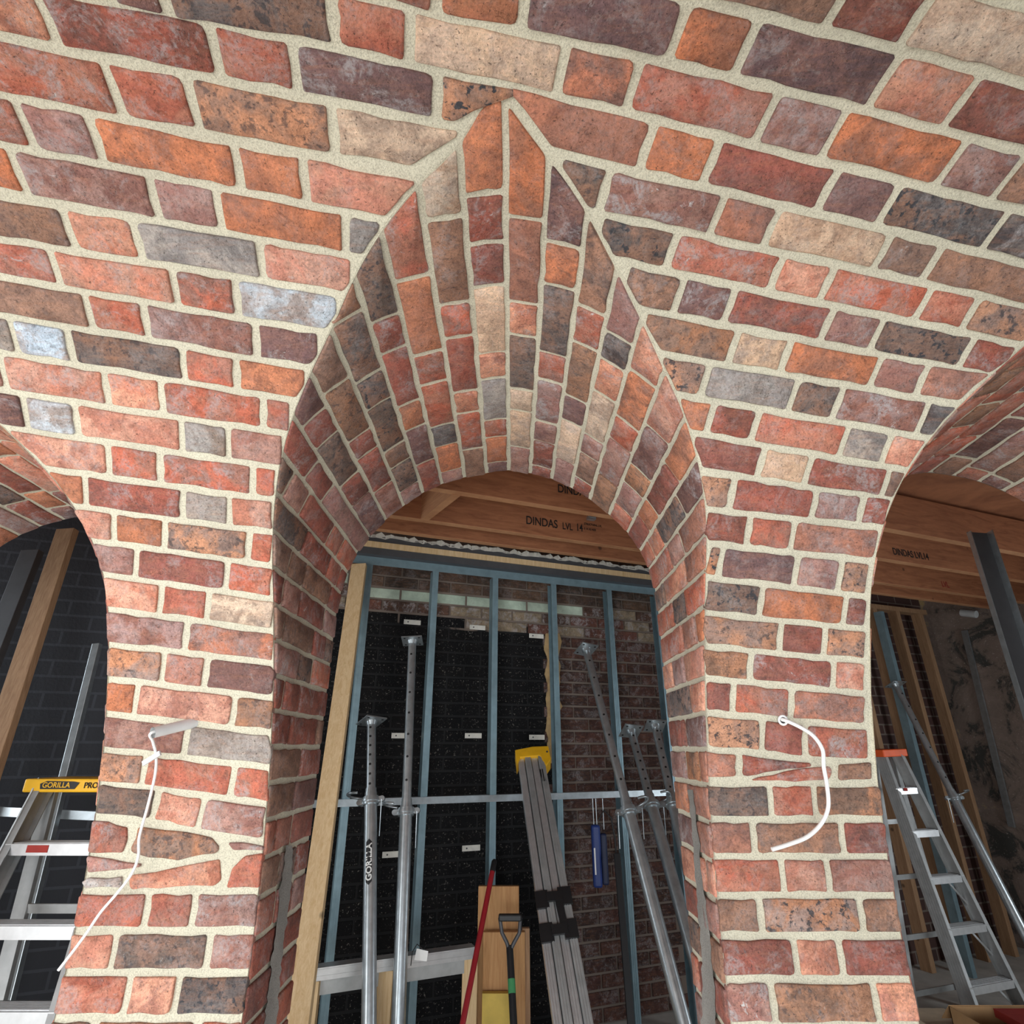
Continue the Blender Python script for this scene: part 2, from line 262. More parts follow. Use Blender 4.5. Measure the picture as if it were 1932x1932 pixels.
# outlines of every brick on the curved faces, millimetres: colour letter, then u,s or t,Y pairs
BR={
'PL':'r-672,486,-623,478,-611,550,-660,556 m-1059,456,-978,444,-968,513,-1075,529 d-962,442,-747,411,-738,480,-953,511 r-732,409,-626,392,-616,461,-722,478 k-1047,365,-921,348,-912,419,-1052,440 r-906,346,-799,332,-790,402,-896,417 t-784,330,-625,308,-615,375,-774,399 m-1047,274,-856,253,-849,323,-1048,349 q-841,251,-623,224,-615,291,-833,321 s-1047,185,-914,171,-908,244,-1048,258 k-900,170,-805,158,-797,230,-892,242 p-625,209,-781,228,-790,156,-620,136,-613,195 o-1047,97,-980,90,-974,162,-1048,169 k-966,89,-729,61,-721,132,-957,161 u-713,59,-620,50,-614,120,-707,130 m-1047,8,-847,-10,-840,59,-1049,81 g-625,35,-824,57,-831,-12,-616,-36,-613,-5 s-1046,-75,-946,-81,-942,-15,-1047,-7 r-932,-82,-721,-109,-713,-41,-925,-17 r-620,-51,-698,-42,-705,-111,-614,-123,-614,-118 v-1044,-150,-909,-163,-903,-97,-1045,-83 k-896,-164,-793,-183,-782,-117,-885,-100 m-619,-137,-768,-118,-777,-185,-621,-207 r-1050,-396,-891,-396,-891,-329,-1050,-329 r-875,-396,-777,-396,-777,-329,-875,-329 m-762,-396,-615,-396,-615,-329,-762,-329 k-1050,-479,-950,-479,-950,-412,-1050,-412 v-935,-479,-727,-479,-727,-412,-935,-412 m-711,-479,-615,-479,-615,-412,-711,-412 r-1050,-563,-898,-563,-898,-494,-1050,-494 k-883,-563,-784,-563,-784,-494,-883,-494 v-768,-563,-615,-563,-615,-494,-768,-494 u-1050,-648,-958,-648,-958,-578,-1050,-578 u-942,-648,-723,-648,-723,-578,-942,-578 r-708,-648,-615,-648,-615,-578,-708,-578 r-963,-239,-956,-212,-961,-183,-1012,-169,-1050,-167,-1050,-239 u-897,-249,-822,-256,-730,-240,-724,-228,-747,-206,-831,-191,-932,-181,-945,-236 m-1040,-282,-987,-278,-914,-270,-912,-264,-992,-252,-1047,-246,-1050,-251 w-1040,-315,-951,-314,-954,-291,-1037,-293,-1050,-302 k-932,-319,-862,-317,-726,-311,-711,-299,-721,-254,-836,-273,-938,-289 m-690,-233,-615,-233,-615,-225,-675,-216,-705,-217 r-615,-315,-615,-240,-661,-246,-688,-273,-696,-315',
'PLx':'q-1050,-733,-832,-733,-832,-663,-1050,-663 r-816,-733,-723,-733,-723,-663,-816,-663 q-708,-733,-615,-733,-615,-663,-708,-663 m-1050,-818,-958,-818,-958,-748,-1050,-748 b-942,-818,-723,-818,-723,-748,-942,-748 d-708,-818,-615,-818,-615,-748,-708,-748 d-1050,-903,-832,-903,-832,-833,-1050,-833 b-816,-903,-723,-903,-723,-833,-816,-833 r-708,-903,-615,-903,-615,-833,-708,-833 u-1050,-988,-958,-988,-958,-918,-1050,-918 b-942,-988,-723,-988,-723,-918,-942,-918 r-708,-988,-615,-988,-615,-918,-708,-918 b-1050,-1073,-832,-1073,-832,-1003,-1050,-1003 d-816,-1073,-723,-1073,-723,-1003,-816,-1003 o-708,-1073,-615,-1073,-615,-1003,-708,-1003 r-1050,-1158,-958,-1158,-958,-1088,-1050,-1088 t-942,-1158,-723,-1158,-723,-1088,-942,-1088 r-708,-1158,-615,-1158,-615,-1088,-708,-1088 s-1050,-1243,-832,-1243,-832,-1173,-1050,-1173 t-816,-1243,-723,-1243,-723,-1173,-816,-1173 d-708,-1243,-615,-1243,-615,-1173,-708,-1173 u-1050,-1328,-958,-1328,-958,-1258,-1050,-1258 t-942,-1328,-723,-1328,-723,-1258,-942,-1258 r-708,-1328,-615,-1328,-615,-1258,-708,-1258 d-1050,-1413,-832,-1413,-832,-1343,-1050,-1343 k-816,-1413,-723,-1413,-723,-1343,-816,-1343 p-708,-1413,-615,-1413,-615,-1343,-708,-1343 d-1050,-1498,-958,-1498,-958,-1428,-1050,-1428 d-942,-1498,-723,-1498,-723,-1428,-942,-1428 r-708,-1498,-615,-1498,-615,-1428,-708,-1428',
'PR':'s498,450,522,445,535,517,512,520 p540,442,719,421,727,496,548,515 m734,419,832,407,841,483,743,494 s848,405,909,398,917,474,857,481 v498,356,632,341,640,415,506,431 o647,340,850,319,857,389,655,413 d865,318,910,314,917,382,872,387 s507,268,685,250,691,320,499,340,495,299 d701,249,800,239,805,308,706,318 s815,238,910,230,915,298,820,307 u502,186,608,176,613,242,496,253,495,237 d623,175,821,155,827,221,629,241 k837,153,907,147,912,215,842,220 d503,99,560,94,566,165,502,170 r575,93,709,80,715,150,581,163 q724,78,904,65,910,131,731,148 s504,9,632,0,636,72,502,83 d645,-1,740,-14,748,60,654,71 r758,-15,907,-21,910,49,761,59 v497,-156,644,-156,644,-88,497,-88 r659,-156,756,-156,756,-88,659,-88 u771,-156,932,-156,932,-88,771,-88 q497,-240,593,-240,593,-172,497,-172 b609,-240,814,-240,814,-172,609,-172 d830,-240,932,-240,932,-172,830,-172 r497,-324,656,-324,656,-255,497,-255 k671,-324,767,-324,767,-255,671,-255 m782,-324,932,-324,932,-255,782,-255 b497,-406,591,-406,591,-339,497,-339 s607,-406,833,-406,833,-339,607,-339 b849,-406,932,-406,932,-339,849,-339 d497,-491,662,-491,662,-422,497,-422 k677,-491,769,-491,769,-422,677,-422 d784,-491,932,-491,932,-422,784,-422 m497,-577,594,-577,594,-506,497,-506 u609,-577,832,-577,832,-506,609,-506 k847,-577,932,-577,932,-506,847,-506 q497,-65,569,-64,572,-12,497,-5 d585,-65,677,-50,762,-40,761,-32,628,-19,588,-12 r715,-77,804,-72,814,-53,810,-40,745,-44,691,-53,625,-66,606,-73 b827,-74,912,-70,915,-30,832,-36',
'PRx':'r497,-662,590,-662,590,-593,497,-593 k605,-662,824,-662,824,-593,605,-593 r840,-662,932,-662,932,-593,840,-593 p497,-747,716,-747,716,-678,497,-678 d731,-747,824,-747,824,-678,731,-678 b840,-747,932,-747,932,-678,840,-678 b497,-832,590,-832,590,-763,497,-763 r605,-832,824,-832,824,-763,605,-763 r840,-832,932,-832,932,-763,840,-763 m497,-917,716,-917,716,-848,497,-848 r731,-917,824,-917,824,-848,731,-848 r840,-917,932,-917,932,-848,840,-848 d497,-1002,590,-1002,590,-933,497,-933 b605,-1002,824,-1002,824,-933,605,-933 b840,-1002,932,-1002,932,-933,840,-933 t497,-1087,716,-1087,716,-1018,497,-1018 s731,-1087,824,-1087,824,-1018,731,-1018 b840,-1087,932,-1087,932,-1018,840,-1018 m497,-1172,590,-1172,590,-1103,497,-1103 r605,-1172,824,-1172,824,-1103,605,-1103 d840,-1172,932,-1172,932,-1103,840,-1103 v497,-1257,716,-1257,716,-1188,497,-1188 v731,-1257,824,-1257,824,-1188,731,-1188 d840,-1257,932,-1257,932,-1188,840,-1188 r497,-1342,590,-1342,590,-1273,497,-1273 r605,-1342,824,-1342,824,-1273,605,-1273 p840,-1342,932,-1342,932,-1273,840,-1273 t497,-1427,716,-1427,716,-1358,497,-1358 d731,-1427,824,-1427,824,-1358,731,-1358 r840,-1427,932,-1427,932,-1358,840,-1358 t497,-1512,590,-1512,590,-1443,497,-1443 m605,-1512,824,-1512,824,-1443,605,-1443 r840,-1512,932,-1512,932,-1443,840,-1443',
'S+':'m-1953,1816,-2026,1816,-2026,1886,-1953,1886 d-1868,1640,-1886,1640,-1904,1640,-1923,1640,-1941,1640,-1941,1694,-1868,1694 d-1868,1706,-1941,1706,-1941,1816,-1868,1816 p-1868,1828,-1941,1828,-1941,1886,-1868,1886 r-1783,1638,-1801,1639,-1819,1639,-1837,1640,-1856,1640,-1856,1886,-1783,1886 d-1697,1634,-1716,1635,-1734,1636,-1752,1637,-1771,1638,-1771,1840,-1697,1840 r-1697,1852,-1771,1852,-1771,1886,-1697,1886 q-1612,1626,-1630,1628,-1649,1630,-1667,1631,-1685,1633,-1685,1684,-1612,1684 o-1612,1696,-1685,1696,-1685,1806,-1612,1806 k-1612,1818,-1685,1818,-1685,1886,-1612,1886 p-1527,1615,-1545,1617,-1564,1620,-1582,1622,-1600,1625,-1600,1784,-1527,1784 q-1527,1796,-1600,1796,-1600,1886,-1527,1886 b-1442,1600,-1460,1603,-1478,1607,-1497,1610,-1515,1613,-1515,1771,-1442,1771 k-1442,1783,-1515,1783,-1515,1886,-1442,1886 v-1357,1582,-1375,1586,-1393,1590,-1411,1594,-1430,1598,-1430,1754,-1357,1754 d-1357,1766,-1430,1766,-1430,1886,-1357,1886 p-1271,1560,-1290,1565,-1308,1570,-1326,1574,-1345,1579,-1345,1673,-1271,1673 r-1271,1685,-1345,1685,-1345,1886,-1271,1886 p-1186,1533,-1204,1539,-1223,1545,-1241,1551,-1259,1556,-1259,1599,-1186,1599 r-1186,1611,-1259,1611,-1259,1837,-1186,1837 p-1186,1849,-1259,1849,-1259,1886,-1186,1886 d-1101,1503,-1119,1510,-1138,1517,-1156,1523,-1174,1529,-1174,1620,-1101,1620 d-1101,1632,-1174,1632,-1174,1742,-1101,1742 b-1101,1754,-1174,1754,-1174,1886,-1101,1886 o-1016,1468,-1034,1476,-1052,1483,-1071,1491,-1089,1498,-1089,1587,-1016,1587 r-1016,1599,-1089,1599,-1089,1825,-1016,1825 p-1016,1837,-1089,1837,-1089,1886,-1016,1886 v-931,1427,-949,1436,-967,1445,-985,1454,-1004,1462,-1004,1609,-931,1609 q-931,1621,-1004,1621,-1004,1886,-931,1886 k-845,1383,-864,1393,-882,1402,-900,1412,-919,1421,-919,1456,-845,1456 b-845,1468,-919,1468,-919,1578,-845,1578 k-845,1590,-919,1590,-919,1816,-845,1816 o-845,1828,-919,1828,-919,1886,-845,1886 r-760,1333,-778,1344,-797,1355,-815,1366,-833,1376,-833,1559,-760,1559 b-760,1571,-833,1571,-833,1797,-760,1797 m-760,1809,-833,1809,-833,1886,-760,1886 k-675,1277,-693,1289,-712,1301,-730,1313,-748,1325,-748,1505,-675,1505 m-675,1517,-748,1517,-748,1627,-675,1627 b-675,1639,-748,1639,-748,1885,-675,1885 r-597,1222,-613,1234,-630,1246,-647,1257,-663,1269,-663,1349,-597,1349 o-597,1361,-663,1361,-663,1471,-597,1471 k-597,1483,-663,1483,-663,1709,-597,1709 m-597,1721,-663,1721,-663,1831,-597,1831 b-597,1843,-663,1843,-663,1883,-597,1883 b-507,1156,-526,1171,-546,1185,-566,1199,-585,1213,-585,1239,-507,1239 v-507,1251,-585,1251,-585,1361,-507,1361 d-507,1373,-585,1373,-585,1599,-507,1599 k-507,1611,-585,1611,-585,1721,-507,1721 d-507,1733,-585,1733,-585,1881,-507,1881 k-419,1090,-438,1104,-457,1119,-476,1133,-495,1147,-495,1223,-419,1223 q-419,1235,-495,1235,-495,1461,-419,1461 o-419,1473,-495,1473,-495,1583,-419,1583 q-419,1595,-495,1595,-495,1821,-419,1821 d-419,1833,-495,1833,-495,1878,-419,1878 d-329,1014,-349,1031,-368,1047,-387,1064,-407,1080,-407,1151,-329,1151 r-329,1163,-407,1163,-407,1273,-329,1273 r-329,1285,-407,1285,-407,1511,-329,1511 q-329,1523,-407,1523,-407,1633,-329,1633 k-329,1645,-407,1645,-407,1874,-329,1874 r-249,952,-266,965,-283,977,-300,990,-317,1004,-317,1142,-249,1142 u-249,1154,-317,1154,-317,1264,-249,1264 m-249,1276,-317,1276,-317,1502,-249,1502 r-249,1514,-317,1514,-317,1624,-249,1624 o-249,1636,-317,1636,-317,1871,-249,1871 q-159,986,-237,986,-237,1212,-159,1212 u-159,1224,-237,1224,-237,1334,-159,1334 r-159,1346,-237,1346,-237,1572,-159,1572 u-159,1584,-237,1584,-237,1694,-159,1694 b-159,1706,-237,1706,-237,1867,-159,1867 r-74,1174,-147,1174,-147,1400,-74,1400 u-74,1412,-147,1412,-147,1522,-74,1522 r-74,1534,-147,1534,-147,1760,-74,1760 m-74,1772,-147,1772,-147,1863,-74,1863 p11,1253,-62,1253,-62,1363,11,1363 r11,1375,-62,1375,-62,1601,11,1601 r11,1613,-62,1613,-62,1723,11,1723 d11,1735,-62,1735,-62,1858,11,1858 d93,1385,23,1385,23,1495,93,1495 p93,1507,23,1507,23,1733,93,1733 b93,1745,23,1745,23,1854,93,1854 v179,1432,105,1432,105,1542,179,1542 m179,1554,105,1554,105,1780,179,1780 r179,1792,105,1792,105,1850,179,1850 b262,1560,191,1560,191,1786,262,1786 p262,1798,191,1798,191,1846,262,1846 q347,1583,274,1583,274,1843,347,1843',
'S+x':'d-2890,1640,-2908,1640,-2927,1640,-2945,1640,-2963,1640,-2963,1886,-2890,1886 r-2805,1640,-2823,1640,-2842,1640,-2860,1640,-2878,1640,-2878,1804,-2805,1804 k-2805,1816,-2878,1816,-2878,1886,-2805,1886 r-2720,1640,-2738,1640,-2756,1640,-2775,1640,-2793,1640,-2793,1886,-2720,1886 q-2635,1640,-2653,1640,-2671,1640,-2689,1640,-2708,1640,-2708,1744,-2635,1744 v-2635,1756,-2708,1756,-2708,1886,-2635,1886 k-2549,1640,-2568,1640,-2586,1640,-2604,1640,-2623,1640,-2623,1744,-2549,1744 m-2549,1756,-2623,1756,-2623,1886,-2549,1886 r-2464,1640,-2482,1640,-2501,1640,-2519,1640,-2537,1640,-2537,1804,-2464,1804 v-2464,1816,-2537,1816,-2537,1886,-2464,1886 q-2379,1640,-2397,1640,-2416,1640,-2434,1640,-2452,1640,-2452,1744,-2379,1744 k-2379,1756,-2452,1756,-2452,1886,-2379,1886 d-2294,1640,-2312,1640,-2330,1640,-2349,1640,-2367,1640,-2367,1886,-2294,1886 q-2209,1640,-2227,1640,-2245,1640,-2263,1640,-2282,1640,-2282,1694,-2209,1694 d-2209,1706,-2282,1706,-2282,1816,-2209,1816 b-2209,1828,-2282,1828,-2282,1886,-2209,1886 p-2123,1640,-2142,1640,-2160,1640,-2178,1640,-2197,1640,-2197,1694,-2123,1694 r-2123,1706,-2197,1706,-2197,1816,-2123,1816 d-2123,1828,-2197,1828,-2197,1886,-2123,1886 d-2038,1640,-2056,1640,-2075,1640,-2093,1640,-2111,1640,-2111,1886,-2038,1886 d-1953,1640,-1971,1640,-1990,1640,-2008,1640,-2026,1640,-2026,1804,-1953,1804 d-159,898,-178,908,-198,920,-218,932,-237,944,-237,974,-159,974 r-74,861,-92,868,-110,876,-129,883,-147,892,-147,1040,-74,1040 q-74,1052,-147,1052,-147,1162,-74,1162 b11,830,-7,830,-26,836,-44,845,-62,855,-62,1003,11,1003 b11,1015,-62,1015,-62,1241,11,1241 p93,866,76,857,58,848,40,840,23,833,23,1013,93,1013 p93,1025,23,1025,23,1135,93,1135 v93,1147,23,1147,23,1373,93,1373 q179,921,160,907,142,895,124,883,105,873,105,1060,179,1060 u179,1072,105,1072,105,1182,179,1182 p179,1194,105,1194,105,1420,179,1420 r262,993,244,977,226,962,209,946,191,931,191,1066,262,1066 d262,1078,191,1078,191,1188,262,1188 p262,1200,191,1200,191,1426,262,1426 d262,1438,191,1438,191,1548,262,1548 b347,1066,329,1051,310,1035,292,1020,274,1003,274,1089,347,1089 o347,1101,274,1101,274,1211,347,1211 o347,1223,274,1223,274,1449,347,1449 u347,1461,274,1461,274,1571,347,1571 d443,1144,422,1127,401,1111,380,1093,359,1076,359,1314,443,1314 b443,1326,359,1326,359,1436,443,1436 d443,1448,359,1448,359,1674,443,1674 v443,1686,359,1686,359,1840,443,1840 d541,1216,520,1201,498,1185,477,1169,455,1153,455,1389,541,1389 p541,1401,455,1401,455,1511,541,1511 k541,1523,455,1523,455,1749,541,1749 k541,1761,455,1761,455,1836,541,1836 m625,1276,607,1263,589,1251,571,1238,553,1225,553,1305,625,1305 q625,1317,553,1317,553,1427,625,1427 d625,1439,553,1439,553,1665,625,1665 u625,1677,553,1677,553,1787,625,1787 o625,1799,553,1799,553,1834,625,1834 q705,1328,688,1317,671,1306,654,1295,637,1284,637,1470,705,1470 q705,1482,637,1482,637,1592,705,1592 q705,1604,637,1604,637,1832,705,1832 r791,1379,772,1369,754,1358,736,1347,717,1336,717,1562,791,1562 b791,1574,717,1574,717,1831,791,1831 r876,1424,858,1415,840,1406,821,1396,803,1386,803,1609,876,1609 m876,1621,803,1621,803,1731,876,1731 r876,1743,803,1743,803,1831,876,1831 k961,1465,943,1457,925,1448,907,1439,888,1430,888,1612,961,1612 d961,1624,888,1624,888,1831,961,1831 k1047,1501,1028,1493,1010,1486,992,1478,973,1470,973,1590,1047,1590 k1047,1602,973,1602,973,1831,1047,1831 u1132,1531,1114,1525,1095,1519,1077,1512,1059,1505,1059,1683,1132,1683 p1132,1695,1059,1695,1059,1831,1132,1831 m1217,1558,1199,1553,1180,1547,1162,1541,1144,1535,1144,1711,1217,1711 d1217,1723,1144,1723,1144,1831,1217,1831 r1302,1580,1284,1576,1266,1571,1247,1566,1229,1561,1229,1735,1302,1735 p1302,1747,1229,1747,1229,1831,1302,1831 r1387,1599,1369,1595,1351,1591,1332,1587,1314,1583,1314,1695,1387,1695 b1387,1707,1314,1707,1314,1831,1387,1831 p1473,1614,1454,1611,1436,1608,1418,1605,1399,1601,1399,1831,1473,1831 d1558,1625,1539,1623,1521,1621,1503,1618,1485,1616,1485,1831,1558,1831 u1643,1633,1625,1632,1606,1630,1588,1629,1570,1627,1570,1831,1643,1831 r1728,1638,1710,1637,1692,1637,1673,1635,1655,1634,1655,1690,1728,1690 k1728,1702,1655,1702,1655,1831,1728,1831 r1813,1640,1795,1640,1777,1639,1758,1639,1740,1639,1740,1831,1813,1831 m1899,1640,1880,1640,1862,1640,1844,1640,1825,1640,1825,1744,1899,1744 o1899,1756,1825,1756,1825,1831,1899,1831 k1984,1640,1965,1640,1947,1640,1929,1640,1911,1640,1911,1831,1984,1831 q2069,1640,2051,1640,2032,1640,2014,1640,1996,1640,1996,1831,2069,1831 v2154,1640,2136,1640,2118,1640,2099,1640,2081,1640,2081,1831,2154,1831 o2239,1640,2221,1640,2203,1640,2184,1640,2166,1640,2166,1831,2239,1831 v2325,1640,2306,1640,2288,1640,2270,1640,2251,1640,2251,1694,2325,1694 p2325,1706,2251,1706,2251,1831,2325,1831 q2410,1640,2391,1640,2373,1640,2355,1640,2337,1640,2337,1831,2410,1831 p2495,1640,2477,1640,2458,1640,2440,1640,2422,1640,2422,1831,2495,1831 p2580,1640,2562,1640,2544,1640,2525,1640,2507,1640,2507,1831,2580,1831 b2665,1640,2647,1640,2629,1640,2610,1640,2592,1640,2592,1744,2665,1744 o2665,1756,2592,1756,2592,1831,2665,1831 d2751,1640,2732,1640,2714,1640,2696,1640,2677,1640,2677,1694,2751,1694 r2751,1706,2677,1706,2677,1831,2751,1831 o2836,1640,2817,1640,2799,1640,2781,1640,2763,1640,2763,1831,2836,1831 o2921,1640,2903,1640,2884,1640,2866,1640,2848,1640,2848,1744,2921,1744 b2921,1756,2848,1756,2848,1831,2921,1831',
'S-':'p-329,1819,-407,1819,-407,1929,-329,1929 o-329,1941,-407,1941,-407,2029,-329,2029 m-249,1801,-317,1801,-317,2025,-249,2025 v-159,1727,-237,1727,-237,1837,-159,1837 d-159,1849,-237,1849,-237,2021,-159,2021 d-74,1570,-147,1570,-147,1796,-74,1796 o-74,1808,-147,1808,-147,1918,-74,1918 p-74,1930,-147,1930,-147,2017,-74,2017 o11,1465,-62,1465,-62,1575,11,1575 k11,1587,-62,1587,-62,1813,11,1813 d11,1825,-62,1825,-62,1935,11,1935 v11,1947,-62,1947,-62,2013,11,2013 k93,1371,23,1371,23,1481,93,1481 q93,1493,23,1493,23,1719,93,1719 u93,1731,23,1731,23,1841,93,1841 u93,1853,23,1853,23,2009,93,2009 k179,1284,105,1284,105,1510,179,1510 u179,1522,105,1522,105,1632,179,1632 o179,1644,105,1644,105,1870,179,1870 r179,1882,105,1882,105,2005,179,2005 r262,1158,191,1158,191,1268,262,1268 d262,1280,191,1280,191,1506,262,1506 u262,1518,191,1518,191,1628,262,1628 o262,1640,191,1640,191,1866,262,1866 k262,1878,191,1878,191,2001,262,2001 d347,1169,329,1158,310,1146,292,1134,274,1122,274,1250,347,1250 r347,1262,274,1262,274,1372,347,1372 d347,1384,274,1384,274,1610,347,1610 k347,1622,274,1622,274,1732,347,1732 u347,1744,274,1744,274,1998,347,1998 u443,1231,422,1218,401,1204,380,1190,359,1177,359,1258,443,1258 u443,1270,359,1270,359,1380,443,1380 u443,1392,359,1392,359,1618,443,1618 m443,1630,359,1630,359,1740,443,1740 k443,1752,359,1752,359,1994,443,1994 r541,1290,520,1277,498,1264,477,1252,455,1239,455,1428,541,1428 d541,1440,455,1440,455,1666,541,1666 p541,1678,455,1678,455,1788,541,1788 r541,1800,455,1800,455,1991,541,1991 v625,1340,607,1330,589,1319,571,1308,553,1298,553,1523,625,1523 q625,1535,553,1535,553,1645,625,1645 p625,1657,553,1657,553,1883,625,1883 p625,1895,553,1895,553,1989,625,1989 d705,1385,688,1376,671,1366,654,1357,637,1347,637,1420,705,1420 d705,1432,637,1432,637,1542,705,1542 q705,1554,637,1554,637,1780,705,1780 d705,1792,637,1792,637,1902,705,1902 o705,1914,637,1914,637,1987,705,1987 p791,1429,772,1420,754,1410,736,1401,717,1391,717,1614,791,1614 u791,1626,717,1626,717,1736,791,1736 u791,1748,717,1748,717,1986,791,1986 d876,1467,858,1459,840,1451,821,1443,803,1434,803,1655,876,1655 d876,1667,803,1667,803,1893,876,1893 d876,1905,803,1905,803,1986,876,1986 d961,1502,943,1495,925,1488,907,1480,888,1472,888,1542,961,1542 r961,1554,888,1554,888,1780,961,1780 r961,1792,888,1792,888,1902,961,1902 b961,1914,888,1914,888,1986,961,1986 v1047,1533,1028,1527,1010,1520,992,1514,973,1507,973,1574,1047,1574 q1047,1586,973,1586,973,1812,1047,1812 r1047,1824,973,1824,973,1934,1047,1934 o1047,1946,973,1946,973,1986,1047,1986 m1132,1559,1114,1554,1095,1549,1077,1543,1059,1537,1059,1602,1132,1602 q1132,1614,1059,1614,1059,1840,1132,1840 v1132,1852,1059,1852,1059,1986,1132,1986 k1217,1581,1199,1577,1180,1572,1162,1568,1144,1563,1144,1676,1217,1676 q1217,1688,1144,1688,1144,1798,1217,1798 r1217,1810,1144,1810,1144,1986,1217,1986 k1302,1600,1284,1596,1266,1592,1247,1588,1229,1584,1229,1796,1302,1796 p1302,1808,1229,1808,1229,1918,1302,1918 q1302,1930,1229,1930,1229,1986,1302,1986 p1387,1615,1369,1612,1351,1609,1332,1605,1314,1602,1314,1772,1387,1772 b1387,1784,1314,1784,1314,1986,1387,1986 v1473,1626,1454,1624,1436,1621,1418,1619,1399,1616,1399,1725,1473,1725 k1473,1737,1399,1737,1399,1986,1473,1986 r1558,1634,1539,1632,1521,1631,1503,1629,1485,1627,1485,1735,1558,1735 k1558,1747,1485,1747,1485,1986,1558,1986 o1643,1638,1625,1638,1606,1637,1588,1636,1570,1635,1570,1691,1643,1691 m1643,1703,1570,1703,1570,1813,1643,1813 d1643,1825,1570,1825,1570,1986,1643,1986 b1728,1640,1710,1640,1692,1640,1673,1639,1655,1639,1655,1843,1728,1843 p1728,1855,1655,1855,1655,1986,1728,1986 r1813,1640,1795,1640,1777,1640,1758,1640,1740,1640,1740,1844,1813,1844 q1813,1856,1740,1856,1740,1986,1813,1986 r1899,1816,1825,1816,1825,1926,1899,1926 k1899,1938,1825,1938,1825,1986,1899,1986',
